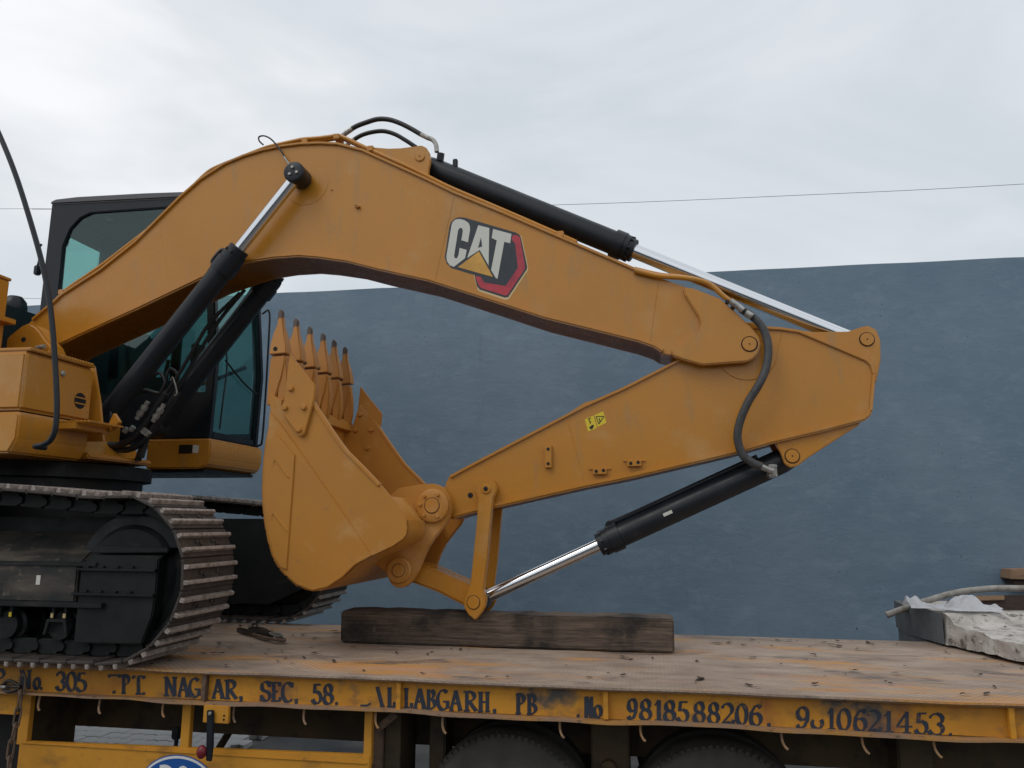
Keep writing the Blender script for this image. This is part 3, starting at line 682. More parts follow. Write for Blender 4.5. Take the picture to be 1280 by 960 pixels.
# feed hoses to the stick cylinder
h1 = [(434, 165), (445, 158), (458, 153), (472, 149), (486, 149.5), (500, 154), (514, 161), (526, 168)]
finish('feed_hose', tube([P(a, b_, 5.93) for a, b_ in h1], 0.021, seg=12), 'hose', boom)
finish('feed_hose', tube([P(a, b_, 6.06) for a, b_ in ((440, 176), (452, 169), (466, 165), (480, 164), (494, 168), (508, 176), (520, 184))], 0.019, seg=12), 'hose', boom)
finish('hose_fitting', tube([P(a, b_, 5.93) for a, b_ in ((424, 174), (430, 168), (440, 161))], 0.023, seg=10), 'fitting', boom)
finish('hose_fitting', tube([P(a, b_, 5.93) for a, b_ in ((526, 168), (534, 172), (541, 175), (545, 181), (546, 190))], 0.020, seg=10), 'fitting', boom)
finish('hose_fitting', tube([P(a, b_, 6.06) for a, b_ in ((432, 182), (437, 178), (443, 174))], 0.021, seg=10), 'fitting', boom)
# sensor wire at the boom cylinder head
finish('grease_line', tube([P(a, b_, 5.74) for a, b_ in ((329, 181), (324, 176), (324, 171), (331, 170), (340, 175), (350, 187), (358, 199), (362, 206))], 0.007, seg=8), 'hose', boom)
finish('line_fitting', tube([P(a, b_, 5.735) for a, b_ in ((355, 196), (362, 206))], 0.009, seg=8), 'fitting', boom)

# ---------------- emblem on the boom side (flat decal, layer over layer)
def z6(l): return [(530+x/6.856, 250+y/6.856) for x, y in l]
dec = [
 ('decalcream', [(425, 640), (462, 775), (480, 785), (695, 858), (728, 850), (893, 598), (890, 560), (836, 310), (800, 290)]),
 ('decalblack', [(232, 190), (262, 160), (300, 147), (345, 150), (785, 278), (815, 296), (830, 318), (884, 570), (880, 595), (722, 832), (690, 836), (478, 768), (455, 740), (432, 642), (235, 582), (195, 545), (178, 490), (218, 225)]),
 ('decalred', [(760, 300), (795, 300), (822, 322), (868, 572), (865, 590), (715, 815), (690, 818), (492, 755), (465, 725), (440, 648), (488, 662), (515, 706), (700, 737), (805, 578), (780, 372), (752, 340)]),
 ('decalwhite', [(245, 190), (268, 168), (305, 162), (345, 172), (380, 195), (394, 225), (394, 260), (377, 362), (320, 345), (333, 265), (326, 242), (306, 238), (292, 262), (258, 478), (263, 498), (283, 499), (296, 470), (305, 410), (366, 428), (352, 498), (257, 572), (222, 560), (197, 525), (192, 482), (236, 215)]),
 ('decalwhite', [(465, 216), (560, 240), (553, 562), (478, 428), (370, 497)]),
 ('decalwhite', [(592, 248), (750, 291), (738, 371), (688, 358), (630, 676), (615, 668), (575, 600), (624, 346), (580, 326)]),
 ('decalyel', [(470, 440), (592, 660), (290, 575)]),
 ('decalblack', [(488, 322), (498, 398), (464, 408)]),
]
emb = None
for k, (mn_, pl_) in enumerate(dec):
    Yk = BY0-0.0012-0.0005*k
    o_ = finish('emblem' if emb is None else 'emblem_layer', flat(pp(z6(pl_), Yk), Yk), mn_, boom, smooth=False)
    if emb is None: emb = o_; emb['label'] = 'black, white and red lettered emblem on the boom side'

# ---------------- stick
sb_top = [(557, 604), (562, 595), (580, 585), (666, 540), (731, 506), (780, 484), (841, 453), (890, 428), (925, 412), (945, 408), (975, 409.5), (999, 413), (1042, 431), (1084, 449), (1091, 456), (1094, 468)]
sb_bot = [(1090, 514), (1087, 521), (1080, 526.5), (1030, 540), (965, 555), (927, 566), (872, 579), (786, 599), (731, 610), (620, 635), (580, 644.5), (566, 649), (556, 646)]
stw, sbw = pp(sb_top, SY0), pp(sb_bot, SY0)
stick = finish('stick', prism(stw+sbw, SY0, SY1, 0.004), 'yellow', ex)
finish('stick_flange', ribbon(stw[1:], 0.022, SY0-0.02, SY1+0.02, 0.005, side=-1), 'yellow', stick)
finish('stick_flange', ribbon(sbw[:-1], 0.040, SY0-0.034, SY1+0.034, 0.014, side=-1), 'yellow', stick)
finish('rear_plate', ribbon([stw[-1], sbw[0]], 0.022, SY0-0.02, SY1+0.02, 0.004, side=-1), 'yellow', stick)
cov = [(700, 523), (722, 508), (731, 502.5), (742, 499.5), (770, 487.5), (770, 490), (740, 506)]
finish('cover_strip', prism(pp(cov, SY0), SY0+0.02, SY1-0.02, 0.003), 'yellow', stick)
lug1 = [(979, 409.5), (1017, 414.5), (1061, 414), (1075, 409), (1086, 406.5), (1096, 412), (1101, 425), (1101.5, 449), (1096, 478), (1092, 474), (1086, 452), (1040, 433)]
lug2 = [(1076, 530), (1040, 553), (1010, 572.5), (998, 582), (989, 584.5), (981.5, 580), (977, 568), (972, 559), (968, 552), (1030, 538), (1072, 528)]
for lg in (lug1, lug2):
    for y0, y1 in ((SY0+0.008, SY0+0.055), (SY1-0.055, SY1-0.008)):
        finish('cylinder_lug', prism(pp(lg, SY0), y0, y1, 0.006), 'yellow', stick)
v1, v2 = XZ(1084, 424, SY0), XZ(990.5, 570, SY0)
for v in (v1, v2):
    finish('lug_pin', cyl(at(v, SY0-0.004), at(v, SY1+0.004), 0.047, None, 28, 0.003), 'yellow', stick)
    finish('pin_gap', lathe(at(v, SY0+0.0065), at(v, SY0+1), [(0, 0.048), (0, 0.054), (0.003, 0.054)], None, 32), 'dark', stick)
# weld seams, brackets and holes on the stick side
for a, b_ in (((711, 529), (731, 606)), ((979, 412), (962, 470))):
    v0, v3 = P(a[0], a[1], SY0), P(b_[0], b_[1], SY0)
    finish('weld_seam', tube([at(v0, SY0+0.001), at(v3, SY0+0.001)], 0.004, seg=6, smooth=False), 'yellow', stick)
c = P(934, 452, SY0)
finish('pivot_boss', cyl((c.x, SY0-0.007, c.z+0.08), (c.x, SY0+0.01, c.z+0.08), 0.22, None, 48, 0.003), 'yellow', stick)
for px, py, w, h, holes in ((686, 571, 0.026, 0.085, ((0, 0.055), (0, -0.055))), (750, 589.5, 0.052, 0.022, ((-0.026, 0.0), (0.028, 0.006))), (793, 579.5, 0.052, 0.022, ((-0.026, 0.0), (0.028, 0.006)))):
    c = P(px, py, SY0); bm = box(c.x-w, c.x+w, SY0-0.038, SY0+0.002, c.z-h, c.z+h, 0.004)
    if h < 0.05: box(c.x-w-0.03, c.x+w+0.03, SY0-0.012, SY0+0.002, c.z+h-0.006, c.z+h+0.004, 0.001, bm)
    cb = finish('clamp_bracket', bm, 'yellow', stick); bm = nb()
    for dx, dz in holes: cyl((c.x+dx, SY0-0.0405, c.z+dz), (c.x+dx, SY0-0.03, c.z+dz), 0.0125, bm, 12)
    finish('clamp_hole', bm, 'dark', cb)
c = P(588, 619, SY0); finish('grease_hole', cyl((c.x, SY0-0.004, c.z), (c.x, SY0+0.01, c.z), 0.02, None, 16), 'dark', stick)
# warning sticker
for q in ([(731, 524), (742, 519.3), (746, 535), (735, 539.3)], [(743, 518.8), (754, 514), (758, 528.5), (747, 533.5)]):
    stk = finish('warning_sticker', flat(pp(q, SY0-0.001), SY0-0.001), 'stickeryel', stick, smooth=False)
bm = nb(); k = 0
for a, b_, w in (((745, 520.5), (755, 520.5), 0.5), ((755, 520.5), (748.5, 530), 0.5), ((748.5, 530), (745, 520.5), 0.5), ((749, 522.5), (750, 527), 0.6), ((736, 522.5), (738, 530), 0.5), ((735, 524), (739, 522), 0.4), ((737, 535), (742, 531.5), 1.2), ((738, 536), (741, 533), 1.4), ((737, 528), (739, 527), 0.5)):
    d = (Vector(b_)-Vector(a)).normalized(); n_ = Vector((-d.y, d.x))*w; Yk = SY0-0.002-0.0001*k; k += 1
    flat(pp([tuple(Vector(a)+n_), tuple(Vector(a)-n_), tuple(Vector(b_)-n_), tuple(Vector(b_)+n_)], Yk), Yk, bm)
finish('warning_symbol', bm, 'plate', stick, smooth=False)
# grey sleeved hose across the joint
hp = [(926, 386), (942, 397), (954, 411), (960, 432), (958, 458), (949, 480), (935, 503), (925, 527), (922, 548), (928, 568), (940, 578), (952, 583)]
pts = catmull([P(a, b_, 5.70+0.0007*abs(b_-480)) for a, b_ in hp], 14)
finish('sleeved_hose', tube(pts, 0.03, seg=12, smooth=False, rf=lambda i: 0.0285+0.0022*(i % 2)), 'greyhose', stick, sharp=80)
for l, r_ in (([(913, 376), (921, 382), (929, 388)], 0.024), ([(932, 391), (940, 396)], 0.026), ([(950, 582.5), (958, 586), (967, 589)], 0.022)):
    finish('hose_fitting', tube([P(a, b_, 5.73 if b_ < 450 else 5.78) for a, b_ in l], r_, seg=12), 'fitting', stick)
c = P(966, 588, 5.80); bm = box(c.x-0.03, c.x+0.03, 5.795, 5.90, c.z-0.05, c.z+0.045, 0.008)
for dx, dz in ((-0.02, 0.03), (0.02, 0.03), (-0.02, -0.035), (0.02, -0.035)): hexbolt(c.x+dx, 5.796, c.z+dz, 0.011, 0.012, bm)
finish('hose_flange', bm, 'fitting', stick)

# ---------------- hydraulic cylinders
def hydraulic(name, p0, p1, frac, rb, rr, head, eye, parent=ex):
    """barrel from p0, rod to p1"""
    p0, p1 = Vector(p0), Vector(p1); Ln = (p1-p0).length; B_ = Ln*frac; d = (p1-p0).normalized()
    prof = [(-rb*0.75, rb*0.55), (-rb*0.5, rb*0.8), (0.05, rb*0.98), (0.10, rb), (B_-head-0.012, rb), (B_-head-0.01, rb*1.17), (B_-head*0.55, rb*1.17), (B_-head*0.54, rb*1.08), (B_-head*0.3, rb*1.08), (B_-head*0.29, rb*0.96), (B_-0.006, rb*0.96), (B_, rb*0.9), (B_, rr)]
    bar = finish(name, lathe(p0, p1, prof, None, 32), 'black', parent)
    finish('rod', cyl(p0+d*(B_-0.02), p1-d*eye*0.4, rr, None, 32), 'chrome', bar)
    u, v = frame(d); bm = nb()
    for k in range(8):
        a = 2*math.pi*k/8+0.2; q = p0+d*(B_-head*0.29)+(u*math.cos(a)+v*math.sin(a))*rb*1.0
        cyl(q, q+d*0.02, rb*0.1, bm, 6)
    finish('gland_bolts', bm, 'black', bar)
    return bar, d, B_
# boom cylinders, either side of the boom
ba, bb = XZ(133, 521, 5.67), XZ(372, 219.5, 5.67)
for Yb in (5.67, 6.33):
    bar, d, B_ = hydraulic('boom_cylinder', at(ba, Yb), at(bb, Yb), 0.695, 0.088, 0.049, 0.24, 0.08)
    s = -1 if Yb < 6 else 1
    bm = lathe(at(bb, Yb-0.085), at(bb, Yb+1), [(0, 0.07), (0.004, 0.082), (0.010, 0.088), (0.165, 0.088), (0.18, 0.08)], None, 32) if s < 0 else lathe(at(bb, Yb-0.10), at(bb, Yb+1), [(0, 0.074), (0.2, 0.078), (0.215, 0.06)], None, 32)
    eye = finish('rod_eye', bm, 'black', bar)
    if s < 0:
        bm = nb()
        for a in (100, 220, 340): hexbolt(bb.x+0.036*math.cos(R(a)), Yb-0.085, bb.z+0.036*math.sin(R(a)), 0.014, 0.012, bm)
        finish('cap_bolt', bm, 'fitting', eye)
    # oil pipe along the barrel
    p0 = at(ba, Yb); n_ = Vector((d.z, 0, -d.x)); n_ = n_ if n_.x < 0 else -n_
    off = n_*0.098+Vector((0, -0.05*s*-1 if s < 0 else -0.06, 0))
    finish('oil_pipe', tube([p0+d*(B_-0.12)+n_*0.07, p0+d*(B_-0.10)+n_*0.125, p0+d*(B_-0.22)+n_*0.125+Vector((0, -0.01, 0)), p0+d*(B_-0.34)+n_*0.105+Vector((0, 0.02, 0)), p0+d*(0.45)+n_*0.10+Vector((0, 0.03, 0))], 0.016, seg=8), 'black', bar)
    # barrel foot
    finish('barrel_foot', cyl(at(ba, Yb-0.075), at(ba, Yb+0.075), 0.10, None, 28, 0.01), 'black', bar)
# stick cylinder on the back of the boom
bar, d, B_ = hydraulic('stick_cylinder', at(vb, YC), at(v1, YC), 0.513, 0.097, 0.058, 0.17, 0.10)
finish('rod_eye', cyl(at(v1, YC-0.085), at(v1, YC+0.085), 0.085, None, 28, 0.006), 'black', bar)
finish('port_block', tube([at(vb, YC)+d*0.13+Vector((0.02, -0.05, 0.07)), at(vb, YC)+d*0.13+Vector((0.03, -0.06, 0.135))], 0.032, seg=12, smooth=False), 'black', bar)
c = at(vb, YC)+d*0.30; bm = box(c.x-0.02, c.x+0.02, YC-0.06, YC-0.02, c.z+0.08, c.z+0.155, 0.006); finish('pipe_bracket', bm, 'black', bar)
# bucket cylinder under the stick
v3 = XZ(592, 753, 5.78)
bar2, d2, B2 = hydraulic('bucket_cylinder', at(v2, YC), at(v3, YC), 0.607, 0.090, 0.048, 0.17, 0.10)
finish('rod_eye', cyl(at(v3, YC-0.10), at(v3, YC+0.10), 0.085, None, 28, 0.006), 'black', bar2)
n_ = Vector((-d2.z, 0, d2.x)); n_ = n_ if n_.z > 0 else -n_
finish('oil_pipe', tube([at(v2, YC)+d2*(B2-0.12)+n_*0.08, at(v2, YC)+d2*(B2-0.14)+n_*0.115, at(v2, YC)+d2*(B2-0.25)+n_*0.106, at(v2, YC)+d2*0.45+n_*0.102, at(v2, YC)+d2*0.2+n_*0.10], 0.02, seg=10), 'black', bar2)
c = P(825, 657, YC-0.092); q = at(v2, YC)+d2*0.98+Vector((0, -0.0915, 0)); w_ = d2*0.035; h_ = n_*0.012
t = nb(); t.faces.new([t.verts.new(q+a) for a in (w_+h_, w_-h_, -w_-h_, -w_+h_)]); finish('barrel_label', t, 'decalwhite', bar2, smooth=False)

# ---------------- bucket linkage
lk = [(595.5, 605), (599, 600), (607.5, 597.5), (616, 600), (620.5, 606), (621, 614), (617, 622), (614.5, 640), (609, 700), (604.5, 737), (607.5, 748), (607, 757), (603, 765), (594, 775.5), (586, 769), (580, 760), (579.5, 750), (584, 740), (588, 730), (596, 650), (597.5, 622), (594, 613)]
for y0, y1 in ((5.775, 5.84), (6.16, 6.225)):
    o_ = finish('side_link', prism(pp(lk, 5.775), y0, y1, 0.008), 'yellow', ex)
    if y0 < 6:
        vt = XZ(607.5, 611, 5.775); finish('link_pin', cyl(at(vt, 5.763), at(vt, 5.80), 0.036, None, 24, 0.004), 'yellow', o_)
        finish('link_bolt', hexbolt(vt.x, 5.762, vt.z, 0.018, 0.006), 'dark', o_)
        finish('link_pin', cyl(at(v3, 5.765), at(v3, 5.80), 0.046, None, 24, 0.003), 'yellow', o_)
        finish('pin_gap', lathe(at(v3, 5.7735), at(v3, 8), [(0, 0.0465), (0, 0.051), (0.002, 0.051)], None, 28), 'dark', o_)
vq = XZ(499, 713, 5.74)
# power link: box section between bucket pin and cylinder pin
pw_ = pp([(520, 706), (532, 708), (560, 721), (586, 732), (598, 745), (598, 760), (586, 762), (578, 758), (545, 741), (508, 727), (494, 722), (492, 708), (502, 702)], 5.80)
finish('power_link', prism(pw_, 5.84, 6.16, 0.02), 'yellow', ex)

# ---------------- bucket
KY0, KY1 = 5.27, 6.68
side = [(352, 508), (338, 513), (335, 536), (331, 556), (328.5, 581), (327.5, 602), (327.5, 623), (329, 643), (332, 663), (336, 681), (341, 697), (348, 709), (357, 719), (372, 732), (381, 737), (391, 739.5), (401, 738.5), (410, 735), (429, 722), (444, 707), (463, 696), (491, 683), (504, 674), (508, 668), (509.5, 660), (508, 650), (497, 632), (476, 607), (455, 585), (434, 564), (423, 549), (414, 536), (391, 501), (365, 470)]
sw = pp(side, KY0)
bucket = finish('bucket', prism(sw, KY0, KY0+0.035, 0.004), 'bucket', ex)
finish('side_plate', prism(sw, KY1-0.035, KY1, 0.004), 'bucket', bucket)
wrap = pp(side[1:26], KY0)
# shell: follows the back of the side plates; hinge end set in
finish('shell', ribbon(wrap, 0.028, KY0+0.004, KY1-0.004, 0.0, side=1), 'bucket', bucket, sharp=50)
# floor of the mouth towards the hinge
finish('hinge_wall', ribbon(pp([(509, 660), (507, 650), (497, 634), (484, 620)], KY0+0.03), 0.03, KY0+0.036, KY1-0.036, 0.0, side=1), 'bucket', bucket, sharp=60)
# lip plate between the side plates
lip_ = pp([(338, 514), (336, 500), (338, 492), (352, 500), (352, 512)], KY0)
finish('lip', prism(lip_, KY0+0.002, KY1-0.002, 0.004), 'bucket', bucket)
# thicker lower part of the side plate and the chequered wear strip
fr_ = [(338, 514), (352, 531), (372, 559), (400, 599), (430, 642), (455, 679), (465, 694.5), (444, 706), (429, 721), (410, 733.5), (391, 738), (372, 730.5), (357, 717.5), (342, 696), (333.5, 663), (329.2, 623), (330, 581), (336.5, 536)]
finish('wear_plate', prism(pp(fr_, KY0), KY0-0.014, KY0+0.002, 0.004), 'bucket', bucket)
ws = [(337, 538), (345, 541), (369, 569), (367, 600), (364, 640), (359, 712), (352, 709), (343, 694), (335, 663), (330.8, 623), (331.6, 582)]
finish('wear_strip', prism(pp(ws, KY0-0.014), KY0-0.026, KY0-0.013, 0.003), 'bucket', bucket)
for cx, cy in ((346, 574), (344, 641)):
    v0, v4, v5 = P(cx-5, cy+8, KY0-0.026), P(cx-2, cy, KY0-0.026), P(cx+15, cy+23, KY0-0.026)
    finish('chevron', tube([at(v0, KY0-0.027), at(v4, KY0-0.027), at(v5, KY0-0.027)], 0.006, seg=6, smooth=False), 'bucket', bucket)
# wear plates on the back of the shell: stepped pads
bk = side[2:14]
for i in range(len(bk)-1):
    a, b_ = bk[i], bk[i+1]
    w2 = pp([a, b_], KY0); d_ = (Vector(w2[1])-Vector(w2[0])); a2 = Vector(w2[0])+d_*0.06; b2 = Vector(w2[0])+d_*0.94
    for y0 in (KY0+0.03, 5.62, 5.97, 6.32):
        finish('wear_pad', ribbon([tuple(a2), tuple(b2)], 0.018, y0, y0+0.30, 0.003, side=-1), 'bucket', bucket)
# mouth edge bars
edge = pp([(476, 606), (455, 584), (434, 563), (423, 548), (414, 535), (391, 500)], KY0)
for y0 in (KY0-0.014, KY1-0.045):
    finish('mouth_bar', ribbon(edge, 0.024, y0, y0+0.058, 0.007, side=1), 'bucket', bucket)
# side cutters with bolts
cut = [(362, 441), (376, 460), (394, 482.5), (392.5, 499), (381, 541), (378, 545), (375, 545.5), (372, 543), (352.5, 516), (354, 503)]
for s in (0, 1):
    y0, y1 = (KY0-0.030, KY0-0.002) if s == 0 else (KY1+0.002, KY1+0.030)
    finish('side_cutter', prism(pp(cut, KY0-0.03), y0, y1, 0.006), 'bucket', bucket)
    bm = nb()
    for px, py in ((364, 485.5), (356.5, 509.5), (380, 509), (374, 537)):
        c = P(px, py, KY0-0.03)
        if s == 0: hexbolt(c.x, KY0-0.029, c.z, 0.022, 0.022, bm)
        else: hexbolt(c.x, KY1-0.034, c.z, 0.022, 0.022, bm)
    finish('cutter_bolt', bm, 'bucket', bucket)
# teeth: one mesh, six copies across the lip
TYP = 5.335
def tooth_bm():
    tip = [(340.5, 444.5), (342.5, 430), (344.8, 418), (348.4, 406), (349.3, 390), (352.2, 386.5), (354.8, 389.5), (355.8, 407), (358.6, 419), (361, 432), (361.3, 442.5)]
    hw = {0: .052, 10: .052, 1: .050, 9: .050, 2: .038, 8: .038, 3: .022, 7: .022, 4: .019, 6: .019, 5: .017}
    w = pp(tip, TYP); t = nb()
    f = [t.verts.new((x, -hw[i], z)) for i, (x, z) in enumerate(w)]; r_ = [t.verts.new((x, hw[i], z)) for i, (x, z) in enumerate(w)]
    t.faces.new(f); t.faces.new(r_[::-1]); n = len(w)
    for i in range(n): t.faces.new((f[i], r_[i], r_[(i+1) % n], f[(i+1) % n]))
    bmesh.ops.recalc_face_normals(t, faces=t.faces[:]); bevel(t, 0.005, 2, 25)
    c = P(345, 437, TYP)
    prism(pp([(343, 446.5), (359.5, 445), (360, 449), (356, 470), (350, 490), (344, 508), (336.5, 507), (338.5, 480), (341.5, 450)], TYP), -0.044, 0.044, 0.008, t)
    prism(pp([(352, 452), (360, 450), (362, 470), (361, 490), (357, 506), (351, 515), (349, 500)], TYP), -0.034, 0.034, 0.008, t)
    return t
t = tooth_bm(); bmesh.ops.recalc_face_normals(t, faces=t.faces[:])
tm = bpy.data.meshes.new('tooth'); t.to_mesh(tm); t.free(); tm.materials.append(M['tooth'])
tm.polygons.foreach_set('use_smooth', [True]*len(tm.polygons)); tm.set_sharp_from_angle(angle=R(30))
c = P(348.5, 437.5, TYP)
hb = lathe((c.x, -0.0535, c.z), (c.x, 1, c.z), [(0, 0.010), (0, 0.017), (0.01, 0.017)], None, 14); hme = bpy.data.meshes.new('pin_hole'); hb.to_mesh(hme); hb.free(); hme.materials.append(M['dark'])
for k in range(6):
    y = TYP+k*(KY1-0.065-TYP)/5.0
    jz = Matrix.Translation((random.uniform(-0.004, 0.004), y, random.uniform(-0.006, 0.004)))
    link('tooth', tm, bucket, jz); link('pin_hole', hme, bucket, jz)
# hinge ears
hx = [(486, 620), (500, 609.5), (509, 608), (526, 605.5), (541, 604.3), (550, 607), (557.5, 614), (563, 624), (564, 634), (562, 646), (557, 656), (546, 669), (536, 683), (530, 695), (524, 711), (517, 724), (511, 731), (503, 735), (494, 734.5), (487, 728), (483, 716), (470, 706), (452, 706), (470, 690), (490, 676)]
for y0, y1 in ((5.735, 5.795), (6.205, 6.265)):
    o_ = finish('hinge_ear', prism(pp(hx, 5.735), y0, y1, 0.008), 'bucket', bucket)
    if y0 < 6:
        vh = XZ(541.5, 632, 5.735)
        finish('pin_collar', lathe(at(vh, 5.70), at(vh, 9), [(0, 0.055), (0, 0.115), (0.006, 0.124), (0.04, 0.126)], None, 40), 'bucket', bucket)
        finish('hinge_pin', cyl(at(vh, 5.692), at(vh, 5.75), 0.055, None, 28, 0.004), 'bucket', bucket)
        finish('pin_gap', lathe(at(vh, 5.6985), at(vh, 9), [(0, 0.0555), (0, 0.060), (0.001, 0.060)], None, 32), 'dark', bucket)
        bm = nb()
        for a in (60, 130, 175, 230, 300): hexbolt(vh.x+0.092*math.cos(R(a)), 5.70, vh.z+0.092*math.sin(R(a)), 0.014, 0.018, bm)
        finish('collar_bolt', bm, 'bucket', bucket)
        vq2 = XZ(498.5, 713, 5.72)
        finish('pin_collar', lathe(at(vq2, 5.705), at(vq2, 9), [(0, 0.05), (0, 0.086), (0.006, 0.093), (0.035, 0.093)], None, 36), 'bucket', bucket)
        finish('link_pin', cyl(at(vq2, 5.698), at(vq2, 6.27), 0.046, None, 28, 0.004), 'bucket', bucket)
        finish('pin_gap', lathe(at(vq2, 5.7035), at(vq2, 9), [(0, 0.0465), (0, 0.050), (0.001, 0.050)], None, 28), 'dark', bucket)

# ---------------- upper structure
def facebox(name, mat, parent, n0, n1, y0, y1, zt, zb, b=0.03):
    return finish(name, box(n0, n1, y0, y1, zb, zt, b, seg=3), mat, parent)
NX = P(29, 475, 4.68).x                    # front of the storage boxes
z_t, z_s, z_b = P(29, 438, 4.68).z, P(29, 513, 4.68).z, P(24, 566, 4.68).z
store = facebox('storage_box', 'yellow', ex, NX-1.7, NX, 4.68, 5.38, z_t, z_s+0.006, 0.022)
finish('lower_box', prism([(NX-1.7, z_b), (NX-0.05, z_b), (NX+0.004, z_b+0.10), (NX+0.006, z_s-0.03), (NX, z_s-0.006), (NX-1.7, z_s-0.006)], 4.675, 5.38, 0.016, seg=3), 'yellow', ex)
finish('box_lid', box(NX-1.7, NX+0.015, 4.70, 5.36, z_t+0.004, z_t+0.03, 0.006), 'yellow', store)
bm = nb()
for k in range(16): box(NX+0.012, NX+0.022, 4.86+k*0.03, 4.875+k*0.03, z_t+0.022, z_t+0.036, 0, bm)
finish('anti_slip_edge', bm, 'yellow', store)
vl = PX(78, 467, NX); finish('box_latch', lathe((NX-0.002, vl.y, vl.z), (NX+1, vl.y, vl.z), [(0, 0.022), (0.012, 0.022), (0.018, 0.014)], None, 16), 'fitting', store)
vl = PX(100, 501, NX); bm = lathe((NX-0.002, vl.y, vl.z), (NX+1, vl.y, vl.z), [(0, 0.062), (0.004, 0.062)], None, 24)
vent = finish('vent', bm, 'dark', store)
bm = nb()
for dz in (-0.022, 0.022): box(NX+0.002, NX+0.006, vl.y-0.058, vl.y+0.058, vl.z+dz-0.005, vl.z+dz+0.005, 0, bm)
finish('vent_bar', bm, 'yellow', vent)
# step with serrated edge
s0, s1 = PX(92, 532, NX+0.02), P(139, 535, 5.40)
bm = box(NX-0.05, s1.x, 5.02, 5.40, s1.z-0.05, s1.z+0.0, 0.005)
stp = finish('step', bm, 'yellow', ex)
bm = nb()
for k in range(9): box(NX+0.03+k*0.03, NX+0.045+k*0.03, 5.018, 5.395, s1.z, s1.z+0.012, 0, bm)
finish('step_tread', bm, 'yellow', stp)
c = P(146, 528, 5.42); finish('step_gusset', prism(pp([(140, 530), (146, 517), (153, 528), (141, 541)], 5.40), 5.36, 5.40, 0.003), 'yellow', stp)
# post and ledge behind the boxes at the left edge of the machine
v = P(12.5, 352, 5.36)
post = finish('tank_column', box(v.x-0.9, v.x, 4.80, 5.36, z_t+0.032, v.z, 0.008), 'yellow', ex)
finish('column_cap', box(v.x-0.9, v.x+0.008, 4.78, 5.37, v.z+0.002, v.z+0.028, 0.006), 'bucket', post)
w = P(18, 401, 5.36); finish('column_ledge', box(v.x-0.3, w.x, 4.80, 5.38, w.z-0.03, w.z+0.012, 0.004), 'yellow', post)
# boom foot bracket
ft = [(5, 440), (7, 422), (18, 413), (29, 404.5), (37, 403.5), (44, 407), (50, 414), (57, 424), (66, 434), (68, 446)]
for y0 in (5.56,):
    o_ = finish('foot_bracket', prism(pp(ft, 5.56), y0, y0+0.16, 0.02, seg=3), 'yellow', ex)
    if y0 < 6:
        c = P(29.5, 424.5, 5.56); finish('bracket_hole', cyl((c.x, 5.558, c.z), (c.x, 5.57, c.z), 0.022, None, 16), 'dark', o_)
        c = P(49, 434, 5.5); finish('bracket_bolt', tube([Vector((c.x-0.04, 5.52, c.z)), Vector((c.x+0.03, 5.52, c.z+0.01))], 0.02, seg=8, smooth=False), 'fitting', o_)
# main frame under the boom
f0 = P(112, 577, 5.42)
UZ = P(112, 576, 5.42).z+0.02
frm = finish('main_frame', prism([(f0.x-4.4, UZ-0.02), (f0.x-0.25, UZ-0.02), (f0.x, UZ+0.0), (f0.x, UZ+0.04), (f0.x-0.10, UZ+0.05), (f0.x-0.2, UZ+0.18), (f0.x-4.4, UZ+0.18)], 5.40, 6.20, 0.012), 'yellow', ex)
finish('boom_bulkhead', box(P(130, 480, 5.5).x-0.95, P(130, 480, 5.5).x-0.55, 5.5, 6.5, UZ+0.17, UZ+0.45, 0.02), 'yellow', ex)
v0, v4 = P(113, 470, 5.48), P(128, 545, 5.48)
finish('bulkhead_plate', prism(pp([(108, 458), (119, 458), (126, 500), (131, 552), (108, 552)], 5.46), 5.44, 5.47, 0.004), 'yellow', ex)
# body behind, out of sight from the yard
facebox('engine_hood', 'cabblack', ex, f0.x-4.3, P(38, 400, 5.6).x-0.55, 5.47, 7.35, P(30, 398, 6.4).z, UZ+0.18, 0.03)
facebox('counterweight', 'yellow', ex, f0.x-5.0, f0.x-4.31, 4.72, 7.40, UZ+1.15, UZ+0.02, 0.12)
c = P(20, 385, 6.2); finish('air_cleaner', lathe((c.x-0.02, 6.2, c.z-0.15), (c.x-0.02, 6.2, c.z+1), [(0, 0.10), (0.10, 0.10), (0.15, 0.11), (0.21, 0.10), (0.26, 0.06), (0.275, 0.0)], None, 24), 'cabblack', ex)
# swing bearing and car body
sx_ = P(150, 595, 5.9).x-0.95
bm = lathe((sx_, YC, DZ+0.55), (sx_, YC, 9), [(0, 0.9), (UZ-DZ-0.70, 0.9), (UZ-DZ-0.69, 0.97), (UZ-DZ-0.575, 0.97)], None, 56)
finish('swing_bearing', bm, 'under', ex)
finish('car_body', prism([(sx_-1.5, DZ+0.42), (sx_+1.0, DZ+0.42), (sx_+1.25, DZ+0.52), (sx_+0.8, DZ+0.78), (sx_-1.3, DZ+0.78)], 5.08, 6.92, 0.03), 'under', ex)
